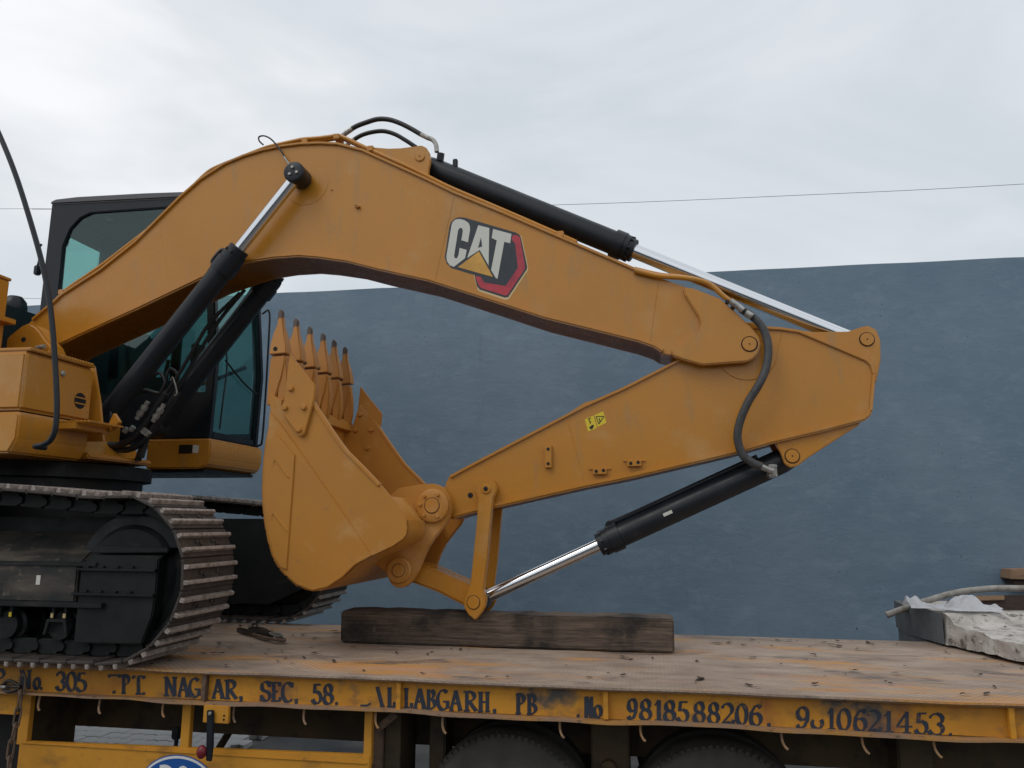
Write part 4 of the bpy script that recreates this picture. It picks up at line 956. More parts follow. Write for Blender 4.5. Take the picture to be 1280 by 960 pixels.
# hoses and couplings at the boom foot
rnd = random.Random(3)
hs = [[(136, 556), (150, 556), (166, 548), (180, 532), (196, 508), (207, 492)], [(140, 560), (160, 562), (178, 552), (190, 536), (206, 512), (216, 497)],
      [(176, 572), (180, 558), (186, 540), (200, 514), (210, 498)], [(172, 576), (177, 562), (181, 550), (194, 534), (212, 508), (222, 490)],
      [(118, 580), (124, 560), (126, 545), (130, 528)], [(207, 492), (222, 470), (240, 440), (262, 404), (300, 366)], [(214, 496), (230, 472), (250, 438), (276, 398), (306, 362)],
      [(190, 470), (200, 466), (206, 478), (200, 492)], [(205, 482), (212, 462), (222, 470), (214, 490)], [(160, 500), (180, 488), (200, 492), (214, 486)]]
for i, h in enumerate(hs):
    yy = 5.86+0.04*i
    finish('hydraulic_hose', tube([P(a, b_, yy) for a, b_ in h], 0.028 if i < 4 else 0.016, seg=9), 'hose', ex)
for px, py in ((176, 516), (181, 509), (196, 519), (201, 512)):
    a, b_ = P(px-5, py+8, 5.84), P(px+4, py-7, 5.84); d = (b_-a).normalized(); Ln = (b_-a).length
    finish('coupling', lathe(a, b_, [(0, 0.022), (Ln*0.3, 0.022), (Ln*0.31, 0.030), (Ln*0.6, 0.030), (Ln*0.61, 0.020), (Ln, 0.020)], None, 10), 'fitting', ex)
for px, py in ((155, 540), (163, 538), (178, 541), (182, 544)):
    a = P(px, py, 5.83); finish('coupling', cyl(a, a+Vector((0.03, 0, 0.03)), 0.024, None, 8), 'fitting', ex)
a, b_ = P(216, 474, 5.9), P(221, 492, 5.9)
finish('hose_guide', tube([P(213, 476, 5.88), P(216, 472, 5.88), P(221, 490, 5.88), P(218, 495, 5.88)], 0.007, seg=6), 'fitting', ex)
# curved black rail in front of the storage box
pts = [P(a, b_, 4.60) for a, b_ in ((-45, 95), (-20, 130), (0, 170), (20, 220), (39, 280), (54, 335), (63, 385), (68, 440), (71, 500), (69.5, 533), (64, 549), (54, 556), (44, 558))]
pts.append(Vector((pts[-1].x-0.01, 4.70, pts[-1].z)))
finish('curved_rail', tube(pts, 0.0185, seg=12), 'cabblack', ex)

# ---------------- cab
CY0, CY1 = 6.65, 7.60
xb = P(50, 380, CY0).x; xf = P(264, 500, CY0).x
zr = P(60, 251, CY0).z-0.03; zf = P(225, 548, CY0).z
zsill = P(225, 490, CY0).z
def cabbar(pts, y0, y1, b=0.012, mat='cabblack', name='pillar', parent=None): return finish(name, prism(pts, y0, y1, b), mat, parent if parent else cabo)
xw = P(77, 320, CY0).x                         # rear edge of side glass
ztg = P(110, 266, CY0).z
cabo = finish('cab', prism([(xb, zr), (xb+0.30, zr-0.012), (xf-0.22, zr-0.04), (xf-0.22, ztg), (xw+0.28, ztg), (xw+0.16, ztg-0.05), (xw+0.06, ztg-0.16), (xw, ztg-0.34), (xw+0.01, ztg-0.9), (xw+0.10, zsill), (xb, zsill)], CY0, CY0+0.06, 0.008), 'cabblack', ex)
# lower side panel, front pillars leaning back a little at the top
cabbar([(xb, zf), (xf-0.004, zf), (xf-0.01, zsill-0.002), (xb, zsill-0.002)], CY0+0.01, CY0+0.05, name='side_panel', mat='black')
xft = xf-0.16
for y0 in (CY0+0.002, CY1-0.075):
    cabbar([(xf-0.085, zf), (xf, zf), (xf+0.02, zsill+0.3), (xft, zr-0.03), (xft-0.09, zr-0.03), (xf-0.07, zsill+0.3)], y0, y0+0.072)
# roof, headliner, rear frame
finish('roof', prism([(xb-0.01, zr+0.012), (xb+0.05, zr+0.035), (xb+0.30, zr+0.045), (xf-0.9, zr+0.030), (xft+0.02, zr+0.0), (xft+0.05, zr-0.04), (xft+0.0, zr-0.06), (xb, zr-0.02)], CY0-0.02, CY1+0.02, 0.015), 'roofcap', cabo)
finish('headliner', box(xb+0.05, xft-0.06, CY0+0.065, CY1-0.065, zr-0.09, zr-0.03), 'interior', cabo)
xr = xb+0.05
cabbar([(xb, zf), (xr, zf), (xr, zr-0.03), (xb, zr-0.03)], CY0+0.062, CY0+0.10)
cabbar([(xb, zf), (xr, zf), (xr, zr-0.03), (xb, zr-0.03)], 7.40, CY1)
cabbar([(xb+0.001, zr-0.27), (xr, zr-0.27), (xr, zr-0.03), (xb+0.001, zr-0.03)], CY0+0.10, 7.40, name='rear_header')
cabbar([(xb+0.001, zf), (xr, zf), (xr, zf+0.75), (xb+0.001, zf+0.75)], CY0+0.10, 7.40, name='rear_panel')
# far (door) side
xm_d = xb+0.95
cabbar([(xb, zf), (xf-0.09, zf), (xf-0.09, zf+0.14), (xm_d, zf+0.14), (xm_d, zf+0.55), (xb, zf+0.55)], CY1-0.06, CY1, name='door_panel')
cabbar([(xb, zr-0.16), (xft-0.1, zr-0.16), (xft-0.1, zr-0.03), (xb, zr-0.03)], CY1-0.06, CY1, name='door_header')
xm = xb+0.95
cabbar([(xm-0.05, zf+0.55), (xm+0.05, zf+0.55), (xm+0.05, zr-0.16), (xm-0.05, zr-0.16)], CY1-0.06, CY1)
cabbar([(xb+0.051, zf+0.55), (xb+0.28, zf+0.55), (xb+0.18, zr-0.16), (xb+0.051, zr-0.16)], CY1-0.06, CY1)
cabbar([(xb+0.06, zf), (xf-0.09, zf), (xf-0.09, zf+0.03), (xb+0.06, zf+0.03)], CY0+0.06, CY1-0.06, name='floor', mat='interior')
# front cross bars
cabbar([(xft-0.08, zr-0.10), (xft, zr-0.10), (xft, zr-0.03), (xft-0.08, zr-0.03)], CY0+0.075, CY1-0.08, name='front_header')
cabbar([(xf-0.06, zf), (xf-0.005, zf), (xf-0.003, zf+0.07), (xf-0.06, zf+0.07)], CY0+0.075, CY1-0.08, name='front_sill')
# panes
finish('side_pane', prism([(xw-0.03, ztg+0.02), (xf-0.19, ztg+0.02), (xf-0.07, zsill+0.3), (xf-0.085, zsill-0.01), (xw+0.02, zsill-0.01), (xw-0.02, ztg-0.9)], CY0+0.025, CY0+0.030), 'glass', cabo, smooth=False)
finish('rear_pane', box(xb+0.02, xb+0.025, CY0+0.09, 7.41, zf+0.74, zr-0.25), 'glass', cabo, smooth=False)
finish('door_pane', box(xb+0.15, xf-0.1, CY1-0.03, CY1-0.025, zf+0.13, zr-0.15), 'glass', cabo, smooth=False)
finish('front_pane', prism([(xf-0.035, zf+0.06), (xf-0.028, zf+0.06), (xf-0.010, zsill+0.3), (xft-0.035, zr-0.07), (xft-0.042, zr-0.07), (xf-0.017, zsill+0.3)], CY0+0.07, CY1-0.07), 'glass', cabo, smooth=False)
# interior: seat, console, monitor, blind, white block, coat hook, wiper
sxm = xb+0.85
bm = box(sxm-0.05, sxm+0.45, 6.9, 7.38, zf+0.38, zf+0.52, 0.05); prism([(sxm-0.10, zf+0.50), (sxm+0.08, zf+0.50), (sxm-0.02, zf+1.20), (sxm-0.16, zf+1.20)], 6.90, 7.38, 0.05, bm); box(sxm-0.15, sxm-0.02, 7.02, 7.26, zf+1.22, zf+1.46, 0.04, bm)
finish('seat', bm, 'interior', cabo)
bm = box(sxm-0.1, sxm+0.55, 6.74, 6.88, zf+0.1, zf+0.62, 0.03); tube([(sxm+0.5, 6.81, zf+0.6), (sxm+0.53, 6.81, zf+0.80)], 0.02, bm, 8, 2, False)
finish('console', bm, 'interior', cabo)
bm = box(xf-0.33, xf-0.27, 6.76, 6.98, zf+0.75, zf+0.95, 0.012); tube([(xf-0.3, 6.86, zf+0.05), (xf-0.3, 6.86, zf+0.76)], 0.02, bm, 8, 2, False)
finish('monitor', bm, 'interior', cabo)
v = P(131.5, 280.5, CY0+0.2); finish('white_block', box(v.x-0.035, v.x+0.035, v.y, v.y+0.08, zr-0.112, zr-0.091, 0.004), 'decalwhite', cabo)  # small white block under the headliner
c = PX(81, 308, xb+0.10)
finish('coat_hook', tube([c+Vector((-0.04, 0, 0)), c+Vector((0.0, 0, -0.01)), c+Vector((0.03, 0, 0.02)), c+Vector((0.035, 0, 0.06))], 0.01, seg=7), 'cabblack', cabo)
c0 = P(278, 430, CY0+0.3)
pts = [Vector((xf+0.012, CY0+0.18, zf+0.78)), Vector((xf+0.014, CY0+0.55, zf+0.62)), Vector((xf+0.012, CY1-0.12, zf+0.55))]
finish('wiper', tube(pts, 0.010, seg=6), 'cabblack', cabo)
pts = [Vector((xf+0.012, CY0+0.16, zf+0.10)), Vector((xf+0.02, CY0+0.17, zf+0.35)), Vector((xf+0.02, CY0+0.20, zf+0.72)), Vector((xf+0.015, CY0+0.15, zf+0.95))]
finish('wiper', tube(pts, 0.009, seg=6), 'cabblack', cabo)
# handrail on the door side and rear-corner lamp bracket
hx_ = P(333, 470, CY1+0.05).x
pts = [Vector((hx_-0.08, CY1+0.02, P(325, 392, CY1).z)), Vector((hx_-0.015, CY1+0.05, P(330, 388, CY1).z)), Vector((hx_, CY1+0.05, P(333, 420, CY1).z)), Vector((hx_, CY1+0.05, P(333, 540, CY1).z)), Vector((hx_-0.04, CY1+0.05, P(330, 556, CY1).z)), Vector((hx_-0.10, CY1+0.02, P(330, 558, CY1).z))]
finish('cab_handrail', tube(pts, 0.011, seg=8), 'cabblack', cabo)
bm = tube([P(52, 305, CY0), P(48, 312, CY0), P(49, 325, CY0), P(46, 335, CY0)], 0.012, seg=7); v = P(47, 338, CY0); box(v.x-0.03, v.x+0.03, CY0-0.03, CY0+0.03, v.z-0.05, v.z+0.05, 0.012, bm)
finish('rear_lamp', bm, 'cabblack', cabo)
# yellow cab base with rounded nose
zb2 = P(225, 586, CY0).z; xq = P(262, 560, CY0).x
cb = finish('cab_base', prism([(P(184, 560, CY0).x, zb2+0.0), (xq-0.08, zb2), (xq-0.02, zb2+0.03), (xq+0.01, zb2+0.10), (xq+0.012, zf-0.03), (xq, zf-0.004), (P(184, 560, CY0).x, zf-0.004)], CY0-0.01, CY1+0.04, 0.03, seg=3), 'yellow', ex)
finish('base_skirt', box(P(110, 580, CY0).x, xq-0.06, CY0+0.03, CY1, zb2-0.03, zb2-0.002), 'under', ex)
v0 = P(224, 556, CY0-0.011); v4 = P(240, 567, CY0-0.011)
finish('data_plate', flat([(v0.x, v0.z), (v4.x, v0.z), (v4.x, v4.z), (v0.x, v4.z)], CY0-0.0115), 'plate', cb, smooth=False)
v0 = P(241.5, 556.5, CY0-0.011); v4 = P(248, 566, CY0-0.011)
finish('data_label', flat([(v0.x, v0.z), (v4.x, v0.z), (v4.x, v4.z), (v0.x, v4.z)], CY0-0.0115), 'decalwhite', cb, smooth=False)

# centre punches on the pins
for v, Yp in ((vp, BY0-0.0432), (v1, SY0-0.0042), (v2, SY0-0.0042), (vb, 5.8078)):
    finish('pin_centre', cyl(at(v, Yp-0.0006), at(v, Yp+0.002), 0.006, None, 10), 'dark', ex)
# grab bar across the door seen through the windscreen
finish('door_bar', tube([Vector((xf-0.15, CY1-0.09, zf+0.85)), Vector((xf-0.6, CY1-0.09, zf+0.70)), Vector((xf-0.95, CY1-0.09, zf+0.66))], 0.022, seg=8), 'interior', cabo)
bm = box(xf-0.62, xf-0.40, 7.22, 7.42, zf+0.03, zf+0.50, 0.04); tube([(xf-0.45, 7.3, zf+0.48), (xf-0.43, 7.3, zf+0.72)], 0.022, bm, 8, 2, False)
finish('left_console', bm, 'interior', cabo)

# ---------------- crawler tracks
ic = P(125, 722, 4.5); ZB = DZ
Rt = 0.5*((P(125, 611, 4.5).z-ic.z)+(ic.z-ZB)); icz = ZB+Rt; icx = P(235, 718, 4.5).x-Rt
PITCH_S = 0.19; GH = 0.030; TH = 0.018
Rp = Rt-GH-TH                                  # pitch line (inner face of the plates)
def track_path():
    pts = []
    for k in range(25):                        # front idler, top to bottom
        a = R(78-k*(160/24.0)); pts.append(Vector((icx+Rp*math.cos(a), 0, icz+Rp*math.sin(a))))
    pts.append(Vector((icx+Rp*math.cos(R(-96)), 0, icz+Rp*math.sin(R(-96)))))
    rx = icx-4.05; rz = icz+0.02
    for k in range(13): pts.append(Vector((icx-0.25-(icx-0.25-rx-0.15)*k/12.0, 0, ZB+GH+TH)))
    for k in range(25):
        a = R(-92-k*(170/24.0)); pts.append(Vector((rx+Rp*0.97*math.cos(a), 0, rz+Rp*0.97*math.sin(a))))
    z0 = P(0, 604, 4.5).z-GH-TH; x0 = P(0, 604, 4.5).x
    zc = P(110, 614, 4.5).z-GH-TH
    pts += [Vector((rx+0.5, 0, rz+Rp*0.98-0.0)), Vector((x0-0.9, 0, z0+0.01)), Vector((x0-0.3, 0, z0+0.012)), Vector((x0, 0, z0)), Vector(((x0+icx)/2, 0, (z0+zc)/2-0.004)), Vector((P(110, 614, 4.5).x, 0, zc))]
    return pts
tp = track_path(); tp = [p for p in tp]+[tp[0]]
seglen = [(b_-a).length for a, b_ in zip(tp, tp[1:])]; Ltot = sum(seglen)
nsh = round(Ltot/PITCH_S); pitch = Ltot/nsh
def along(s):
    s %= Ltot
    for a, b_, l in zip(tp, tp[1:], seglen):
        if s <= l: return a.lerp(b_, s/l)
        s -= l
    return tp[-1].copy()
def shoe_mesh():
    t = nb(); h = pitch/2
    box(-h*0.97, h*0.97, -0.3, 0.3, 0.0, TH, 0.003, t, 1)
    n0 = len(t.faces)
    for gx in (-h*0.5, h*0.5):
        prism([(gx-0.016, TH-0.001), (gx+0.016, TH-0.001), (gx+0.011, TH+GH), (gx-0.011, TH+GH)], -0.299, 0.299, 0.003, t, 1)
    n1 = len(t.faces)
    prism([(-h*1.05, 0.004), (-h*0.9, -0.012), (-h*0.86, 0.0), (-h*0.9, 0.014)], -0.297, 0.297, 0, t)
    for y in (-0.115, 0.075):
        prism([(-h*1.02, -0.085), (-h*0.9, -0.10), (h*0.7, -0.10), (h*0.98, -0.08), (h*0.8, -0.02), (h*0.55, -0.002), (-h*0.55, -0.002), (-h*0.8, -0.03)], y, y+0.04, 0.004, t, 1)
    cyl((-h, -0.13, -0.055), (-h, 0.13, -0.055), 0.028, t, 10)
    n2 = len(t.faces)
    for y in (-0.095, 0.095):
        for x in (-0.0, ):
            for dy in (-0.022, 0.022):
                lathe((x+ (0.008 if dy > 0 else -0.008), y+dy, TH), (x+(0.008 if dy > 0 else -0.008), y+dy, 1), [(0, 0.013), (0.012, 0.013), (0.014, 0.010)], t, 6)
    bmesh.ops.recalc_face_normals(t, faces=t.faces[:])
    me = bpy.data.meshes.new('track_shoe'); t.to_mesh(me); t.free()
    me.materials.append(M['shoe']); me.materials.append(M['grouser']); me.materials.append(M['under'])
    for i in range(n0, n1): me.polygons[i].material_index = 1
    for i in range(n1+6, n2): me.polygons[i].material_index = 2
    return me
sme = shoe_mesh()
def crawler(Ycen, s, name):
    """s = -1: outer side faces the yard; +1: mirrored"""
    o_, i_ = (-0.19, 0.16) if s < 0 else (0.19, -0.16)
    ya, yb = min(Ycen+o_, Ycen+i_), max(Ycen+o_, Ycen+i_)
    yo = Ycen+0.19*s                            # outer face
    zA, zM, zTp = P(40, 752, 4.62).z, P(40, 703, 4.62).z, P(40, 664, 4.9).z
    rx = icx-4.05
    # track frame with sloping top
    t = nb(); prof = [(yo, zA), (yo, zM), (yo-s*0.04, zM+0.012), (Ycen+s*-0.10, zTp), (Ycen-s*0.17, zTp), (Ycen-s*0.17, zA)]
    A_ = [t.verts.new((rx+0.35, y, z)) for y, z in prof]; B_ = [t.verts.new((icx-0.30, y, z)) for y, z in prof]
    t.faces.new(A_); t.faces.new(B_[::-1])
    for k in range(len(prof)): t.faces.new((A_[k], B_[k], B_[(k+1) % len(prof)], A_[(k+1) % len(prof)]))
    bmesh.ops.recalc_face_normals(t, faces=t.faces[:]); bevel(t, 0.01)
    fr = finish(name, t, 'dusty', ex)
    yi = Ycen-s*0.175
    finish('inner_plate', prism([(rx+0.3, ZB+0.16), (icx-0.1, ZB+0.16), (icx+0.22, ZB+0.30), (icx+0.30, icz), (icx+0.2, icz+0.30), (icx-0.05, icz+0.38), (rx+0.3, icz+0.38)], min(yi, yi-s*0.02), max(yi, yi-s*0.02), 0.004), 'under', fr)
    finish('frame_ledge', box(rx+0.35, icx-0.08, min(yo+s*0.03, yo-s*0.05), max(yo+s*0.03, yo-s*0.05), zA-0.028, zA+0.006, 0.004), 'under', fr)
    finish('upper_ledge', box(rx+0.4, icx-0.16, min(yo+s*0.012, yo-s*0.03), max(yo+s*0.012, yo-s*0.03), zM-0.02, zM+0.008, 0.004), 'under', fr)
    # idler wheel and its guard
    finish('idler', lathe((icx, Ycen-0.10, icz), (icx, Ycen+1, icz), [(0, 0.07), (0, 0.30), (0.03, 0.33), (0.04, Rp-0.105), (0.06, Rp-0.10), (0.14, Rp-0.10), (0.16, Rp-0.105), (0.17, 0.33), (0.20, 0.30), (0.20, 0.07)], None, 56), 'under', fr)
    finish('idler_hub', cyl((icx, Ycen-0.16, icz), (icx, Ycen+0.16, icz), 0.12, None, 28, 0.01), 'under', fr)
    def lv(py): return P(150, py, 4.62).z
    gx0, gx1 = P(99, 740, 4.62).x, P(196, 740, 4.62).x
    yg0, yg1 = min(yo, yo-s*0.09), max(yo, yo-s*0.09)
    gd = finish('idler_guard', prism([(gx0, lv(806)), (gx1-0.07, lv(804)), (gx1-0.015, lv(770)), (gx1, lv(740)), (gx1+0.0, lv(700)), (gx1+0.03, lv(694)), (gx0+0.05, lv(694)), (gx0, lv(712))], yg0, yg1, 0.008), 'under', fr)
    finish('guard_cap', prism([(gx0+0.05, lv(692)), (gx1+0.055, lv(690)), (gx1+0.05, lv(684.5)), (gx0+0.10, lv(682)), (gx0+0.05, lv(686))], min(yo-s*0.01, yo-s*0.24), max(yo-s*0.01, yo-s*0.24), 0.005), 'under', gd)
    for py, w0, w1 in ((712, -0.02, 0.0), (743, -0.03, 0.0)):
        y0_, y1_ = (yo+s*0.028, yo-s*0.004)
        finish('guard_rib', box(gx0+w0, gx1+w1, min(y0_, y1_), max(y0_, y1_), lv(py)-0.008, lv(py)+0.008, 0.003), 'under', gd)
        for k in range(4): finish('guard_tab', box(gx0+0.03+k*0.105, gx0+0.075+k*0.105, min(yo+s*0.02, yo), max(yo+s*0.02, yo), lv(py)+0.008, lv(py)+0.024, 0.003), 'under', fr)
    c = P(146, 684, 4.75)
    finish('grease_cover', cyl((c.x, Ycen-0.03, lv(684)), (c.x, Ycen-0.03, lv(684)+0.03), 0.05, None, 20, 0.006), 'under', gd)
    # bottom rollers
    for k in range(8):
        x = icx-0.42-0.40*k; zr_ = ZB+GH+TH+0.10+0.085
        finish('track_roller', lathe((x, Ycen-0.15, zr_), (x, Ycen+1, zr_), [(0, 0.05), (0, 0.085), (0.05, 0.085), (0.06, 0.105), (0.08, 0.105), (0.085, 0.085), (0.215, 0.085), (0.22, 0.105), (0.24, 0.105), (0.25, 0.085), (0.30, 0.085), (0.30, 0.05)], None, 24), 'under', fr)
        yy = yo-s*0.02
        for dx in (-0.045, 0.045):
            finish('roller_bracket', box(x+dx-0.012, x+dx+0.012, min(yy, yy-s*0.05), max(yy, yy-s*0.05), zr_+0.05, zA-0.03, 0.003), 'under', fr)
        bm = nb()
        for dx in (-0.045, 0.045): box(x+dx-0.010, x+dx+0.010, min(yy+s*0.008, yy+s*0.001), max(yy+s*0.008, yy+s*0.001), zr_+0.055, zr_+0.085, 0.002, bm)
        finish('paint_mark', bm, 'stickeryel' if k % 2 else 'decalcream', fr)
        if k % 2 == 0:
            finish('roller_guard', prism([(x-0.09, zr_-0.05), (x-0.07, zr_-0.05), (x-0.05, zr_+0.03), (x+0.05, zr_+0.03), (x+0.07, zr_-0.05), (x+0.09, zr_-0.05), (x+0.07, zr_+0.05), (x-0.07, zr_+0.05)], min(yo, yo-s*0.03), max(yo, yo-s*0.03), 0.003), 'under', fr)
    c = P(48, 725, yo if s < 0 else 4.6)
    finish('frame_label', box(c.x-0.015, c.x+0.015, min(yo+s*0.003, yo), max(yo+s*0.003, yo), c.z-0.03, c.z+0.03), 'decalwhite', fr)
    # carrier roller and drive sprocket
    finish('carrier_roller', cyl((icx-1.5, Ycen-0.12, zTp+0.07), (icx-1.5, Ycen+0.12, zTp+0.07), 0.075, None, 20, 0.008), 'under', fr)
    finish('sprocket', cyl((rx, Ycen-0.12, icz+0.02), (rx, Ycen+0.12, icz+0.02), Rp-0.12, None, 40, 0.02), 'under', fr)
    for k in range(nsh):
        p = along((k+0.5)*pitch); T_ = (along((k+0.5)*pitch+pitch*0.48)-along((k+0.5)*pitch-pitch*0.48)).normalized()
        Nn = T_.cross(Vector((0, 1, 0)))
        mw = Matrix(((T_.x, 0, Nn.x, p.x), (0, 1, 0, Ycen), (T_.z, 0, Nn.z, p.z), (0, 0, 0, 1)))
        link('track_shoe', sme, fr, mw)
crawler(4.8, -1, 'crawler_track')
crawler(7.08, 1, 'crawler_track')

# ================================================================ THINGS ON AND BEHIND THE DECK
# squared baulk of old timber carrying the bucket linkage
a, b_ = PZ(425, 806, DZ), PZ(843, 824, DZ)
YT = 5.845                                  # the near link hangs just in front of it, the rod eye rests on it
x0, x1 = P(425, 790, YT).x, P(843, 800, YT).x
zt = P(630, 768, YT).z
def baulk(x0, x1, y0, y1, z0, z1, mat, rnd, name):
    t = nb(); n = 26; rings = []
    for i in range(n+1):
        x = x0+(x1-x0)*i/n; j = lambda s: random.uniform(-s, s)
        rings.append([t.verts.new((x+j(rnd)*0.5, y0+j(rnd), z0+abs(j(rnd)))), t.verts.new((x+j(rnd)*0.5, y1+j(rnd), z0+abs(j(rnd)))), t.verts.new((x, y1+j(rnd), z1+j(rnd))), t.verts.new((x, y0+j(rnd), z1+j(rnd)))])
    for p, q in zip(rings, rings[1:]):
        for k in range(4): t.faces.new((p[k], p[(k+1) % 4], q[(k+1) % 4], q[k]))
    t.faces.new(rings[0][::-1]); t.faces.new(rings[-1])
    bmesh.ops.recalc_face_normals(t, faces=t.faces[:])
    bevel(t, 0.012, 2, 50)
    return finish(name, t, mat, sharp=50)
tb = baulk(x0, x1, YT, YT+0.27, DZ+0.005, zt, 'timber', 0.006, 'timber_baulk')
tag(tb, 'dark weathered square timber lying on the deck under the bucket linkage', 'timber')
# splinters under the baulk
for k, (px, py, s) in enumerate(((722, 812, 1), (618, 808, 0.9))):
    c = PZ(px, py, DZ); bm = nb()
    for q in range(7):
        d = Vector((random.uniform(0.05, 0.12), random.uniform(-0.05, 0.02), 0))*s; st = c+Vector((random.uniform(-0.08, 0.04), random.uniform(-0.02, 0.02), 0.006+0.004*q))
        tube([st, st+d*0.5+Vector((0, 0, 0.008)), st+d], 0.004, bm, 5, 2)
    o_ = finish('bark_splinters', bm, 'leaf'); tag(o_, ('frayed dark strips poking out under the middle of the timber', 'frayed dark strips below the pointed link end')[k], 'splinters')
# chain binder lying on the deck
c0 = PZ(305, 789, DZ+0.03); c1 = PZ(350, 799, DZ+0.03)
lb = thing('chain_binder', 'oily steel chain tensioner lying on the deck between the tracks', 'tensioner', tuple(PZ(330, 797, DZ)))
d = (c1-c0); sdv = Vector((0.1, 0.9, 0)).normalized()*0.03
bm = tube([c0-d*0.15, c0, c0+d*0.35], 0.022, seg=10); finish('handle', bm, 'oilsteel', lb)
finish('body', tube([c0+d*0.2+Vector((0, 0, 0.02)), c0+d*0.5+Vector((0, 0, 0.03)), c0+d*0.75+Vector((0, 0, 0.01))], 0.03, seg=10), 'oilsteel', lb)
finish('hook', tube([c0+d*0.35-sdv, c0+d*0.75-sdv*1.6, c1-sdv, c1+d*0.12, c1+sdv, c0+d*0.85+sdv*1.2], 0.012, seg=8), 'rust', lb)
finish('shackle', tube([c0+d*0.7-sdv*0.3+Vector((0, 0, 0.03)), c1-d*0.05-sdv*0.4+Vector((0, 0, 0.02)), c1+d*0.05+Vector((0, 0, 0.03)), c1-d*0.1+sdv*0.8+Vector((0, 0, 0.03)), c0+d*0.7+sdv*0.5+Vector((0, 0, 0.03))], 0.010, seg=8), 'fitting', lb)
finish('ring', tube([c0+d*0.25+Vector((0, 0, 0.03)), c0+d*0.18+sdv+Vector((0, 0, 0.06)), c0+d*0.30+sdv+Vector((0, 0, 0.065)), c0+d*0.35+Vector((0, 0, 0.03))], 0.008, seg=7), 'oilsteel', lb)
# dry leaf scraps and grit on the deck
bm = nb()
for k in range(170):
    x = random.uniform(-3.6, X_END-0.05); y = TY+0.05+(FAR-0.1-TY)*random.random()**0.9
    if x0-0.05 < x < x1+0.05 and YT-0.03 < y < YT+0.3: continue
    s = random.uniform(0.010, 0.028)*(1.6 if k % 9 == 0 else 1); a = random.uniform(0, 6.28); t = nb()
    n = random.randint(5, 7); vs_ = []
    for q in range(n):
        an = 2*math.pi*q/n; r_ = s*random.uniform(0.5, 1.1); vs_.append(t.verts.new((x+math.cos(an)*r_*1.7*math.cos(a)-math.sin(an)*r_*0.6*math.sin(a), y+math.cos(an)*r_*1.7*math.sin(a)+math.sin(an)*r_*0.6*math.cos(a), DZ+0.007+random.uniform(0, 0.010))))
    t.faces.new(vs_); merge(bm, t)
o_ = finish('leaf_litter', bm, 'leaf', smooth=False); o_['kind'] = 'stuff'; tag(o_, 'dry leaf scraps and grit scattered over the trailer deck', 'litter')

# ---- concrete dock at the right with cloth, pipe and boards
def rough_block(name, base, z0, z1, mat, parent=None, jit=0.012, div=7, top=None):
    """block over a ground outline with a broken, uneven surface; z1 may be a list for a sloping top"""
    t = nb(); n = len(base)
    zs = z1 if isinstance(z1, (list, tuple)) else [z1]*n
    lo = [t.verts.new((x, y, z0)) for x, y in base]; hi = [t.verts.new((x, y, z)) for (x, y), z in zip(base, zs)]
    t.faces.new(hi); t.faces.new(lo[::-1])
    for i in range(n): t.faces.new((lo[i], lo[(i+1) % n], hi[(i+1) % n], hi[i]))
    bmesh.ops.triangulate(t, faces=t.faces[:])
    bmesh.ops.subdivide_edges(t, edges=t.edges[:], cuts=div, use_grid_fill=True)
    from mathutils import noise as mn
    for v in t.verts:
        q = mn.noise_vector(v.co*4.0)*jit+mn.noise_vector(v.co*13.0)*jit*0.5
        v.co += Vector((q.x, q.y, q.z*0.7))
    return finish(name, t, mat, parent, sharp=60)
dk = thing('concrete_dock', 'broken whitewashed concrete dock with grey cement side at the end of the trailer', 'dock', (X_END+1.2, 7.6, 0))
A = PZ(1184, 806, DZ+0.02); At = P(1185, 768, A.y)
SZ = At.z
B = P(1131, 760, 7.15); C = PZ(1290, 830, DZ+0.03)
def onAC(s_, h): return ((A.x+(C.x-A.x)*s_, A.y+(C.y-A.y)*s_), DZ+0.03+h)
hh = SZ-DZ-0.03
edge_ = [onAC(0.0, hh), onAC(0.12, hh*0.72), onAC(0.35, hh*0.60), onAC(0.65, hh*0.52), onAC(1.0, hh*0.48)]
base_ = [e_[0] for e_ in edge_]+[(X_END+3.0, C.y-0.2), (X_END+3.0, 7.6), (A.x+0.03, 7.6)]
rough_block('slab', base_, DZ+0.022, [e_[1] for e_ in edge_]+[SZ-0.04, SZ, SZ], 'concrete', dk, 0.03, 11)
rough_block('side_wall', [(B.x, B.y), (A.x-0.014, A.y+0.01), (A.x+0.01, 7.62), (B.x+0.05, 7.62)], DZ+0.02, SZ+0.004, 'cement', dk, 0.004, 5)
rough_block('pier', [(B.x+0.004, 7.14), (A.x-0.05, FAR+0.03), (X_END+3.0, FAR+0.03), (X_END+3.0, 7.6), (B.x+0.06, 7.6)], 0.0, DZ+0.021, 'cement', dk, 0.004, 5)
for k in range(16):
    s_ = random.random(); x = A.x+(C.x-A.x)*s_+random.uniform(0.0, 0.04); y = A.y+(C.y-A.y)*s_+random.uniform(-0.02, 0.06)
    bm = nb(); rr_ = random.uniform(0.02, 0.045); bmesh.ops.create_icosphere(bm, subdivisions=2, radius=rr_, matrix=Matrix.Translation((x+0.03, y+0.02, DZ+0.03+rr_*0.8+random.uniform(0, 0.04))))
    for v in bm.verts: v.co += Vector((random.uniform(-1, 1), random.uniform(-1, 1), random.uniform(-1, 1)))*0.009
    finish('rubble', bm, 'concrete', dk, sharp=20)
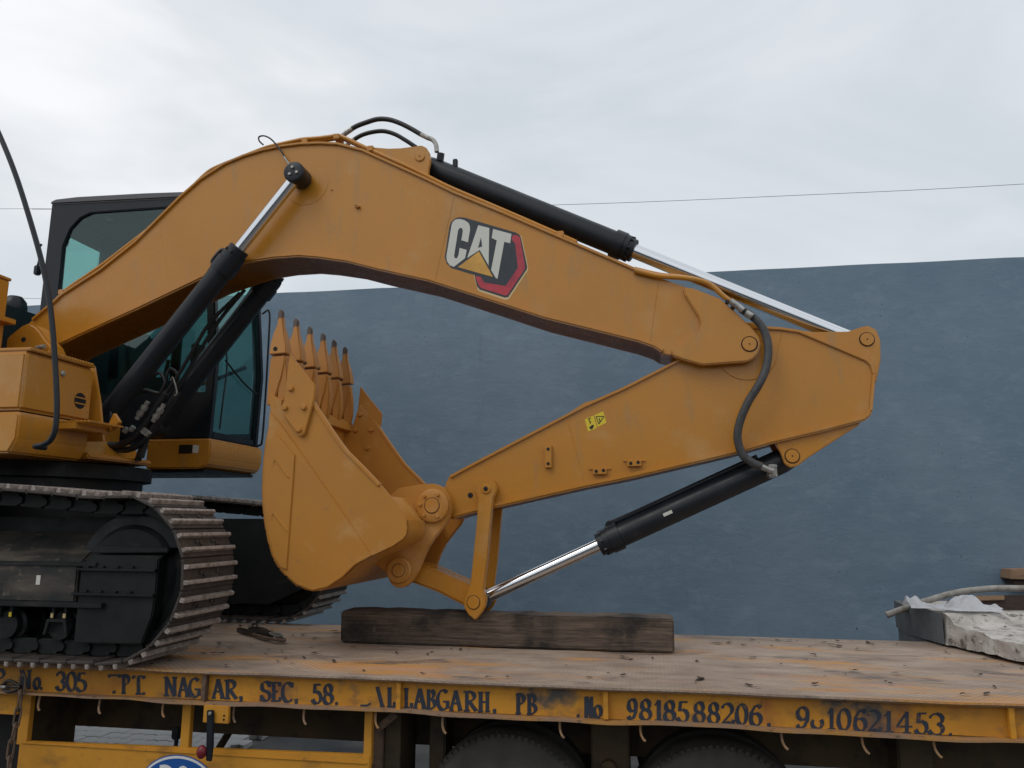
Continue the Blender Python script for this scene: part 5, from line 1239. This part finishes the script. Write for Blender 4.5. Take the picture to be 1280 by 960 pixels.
# bent pipe
pts = [P(1108, 769, 7.1), P(1135, 759, 7.1), P(1165, 749, 7.1), P(1195, 741, 7.1), P(1230, 736.5, 7.1), P(1262, 735.5, 7.1), P(1330, 737, 7.1), P(1420, 744, 7.1)]
o_ = finish('bent_pipe', tube(pts, 0.026, seg=12), 'pipe'); tag(o_, 'bent grey pipe arching over the white cloth on the dock', 'pipe')
o_ = finish('brown_board', prism(pp([(1182, 769), (1400, 774), (1400, 742), (1215, 745), (1186, 752)], 6.95), 6.95, 7.0, 0.006), 'brownwood'); tag(o_, 'dark brown board on the dock behind the white cloth', 'board')
o_ = finish('wood_strip', prism(pp([(1196, 752), (1256, 750), (1256, 744.5), (1215, 745)], 6.92), 6.92, 6.947, 0.004), 'wood'); tag(o_, 'thin light wood strip on the dark brown board', 'board')
o_ = finish('plank_block', prism(pp([(1263, 724), (1360, 727), (1360, 710), (1264, 712)], 10.7), 10.7, 10.995, 0.008), 'wood'); tag(o_, 'pale sawn plank jutting from the blue wall above the dock', 'plank')
o_ = finish('plank_support', prism(pp([(1267, 731), (1360, 734), (1360, 727.3), (1267, 724.4)], 10.75), 10.75, 10.995, 0.004), 'brownwood'); tag(o_, 'dark ledge under the pale plank on the blue wall', 'ledge')
# crumpled cloth
from mathutils import noise as mn
t = nb(); nxx, nyy = 90, 34; grid = []
cA, cB = P(1133, 762, 6.85), P(1250, 768, 6.66)
for i in range(nxx+1):
    row = []
    for j in range(nyy+1):
        u, v = i/nxx, j/nyy
        wdt = 0.30*(0.55+0.45*math.sin(math.pi*min(1, u*0.9+0.15)))
        x = cA.x+(cB.x-cA.x)*u+0.02*mn.noise(Vector((u*6, v*5, 4))); y = (cA.y+(cB.y-cA.y)*u)-0.07+wdt*(v-0.2)+0.03*math.sin(u*9)
        sv = math.sin(math.pi*v)**0.8
        h = 0.105*math.exp(-((u-0.66)/0.17)**2)*sv+0.065*math.exp(-((u-0.06)/0.16)**2)*sv+0.03*math.exp(-((u-0.97)/0.05)**2)*sv
        h += 0.05*abs(mn.noise(Vector((u*7, v*3, 2.2))))*sv+0.012*mn.noise(Vector((u*16+v*5, v*5, 5.2)))*sv
        row.append(t.verts.new((x, y+0.02*mn.noise(Vector((u*7, v*3, 9))), SZ+0.022+max(0.004, h))))
    grid.append(row)
for i in range(nxx):
    for j in range(nyy): t.faces.new((grid[i][j], grid[i+1][j], grid[i+1][j+1], grid[i][j+1]))
bmesh.ops.solidify(t, geom=t.faces[:], thickness=0.004)
o_ = finish('crumpled_cloth', t, 'cloth', sharp=80); tag(o_, 'crumpled white cloth lying on the concrete dock', 'cloth')
# overhead wires far behind the wall
for k, (pts, lab) in enumerate((([(-700, 262), (0, 261), (55, 261.5), (400, 261), (700, 256), (1000, 244), (1280, 230), (1900, 190)], 'thin overhead wire sagging across the grey sky behind the boom'),
                  ([(-500, 366), (0, 372.5), (60, 374), (110, 376), (400, 388)], 'lower thin wire just above the wall behind the cab'))):
    o_ = finish('overhead_wire', tube([P(a, b_, 26.0+3*k) for a, b_ in pts], 0.008, seg=5), 'dark'); tag(o_, lab, 'wire')
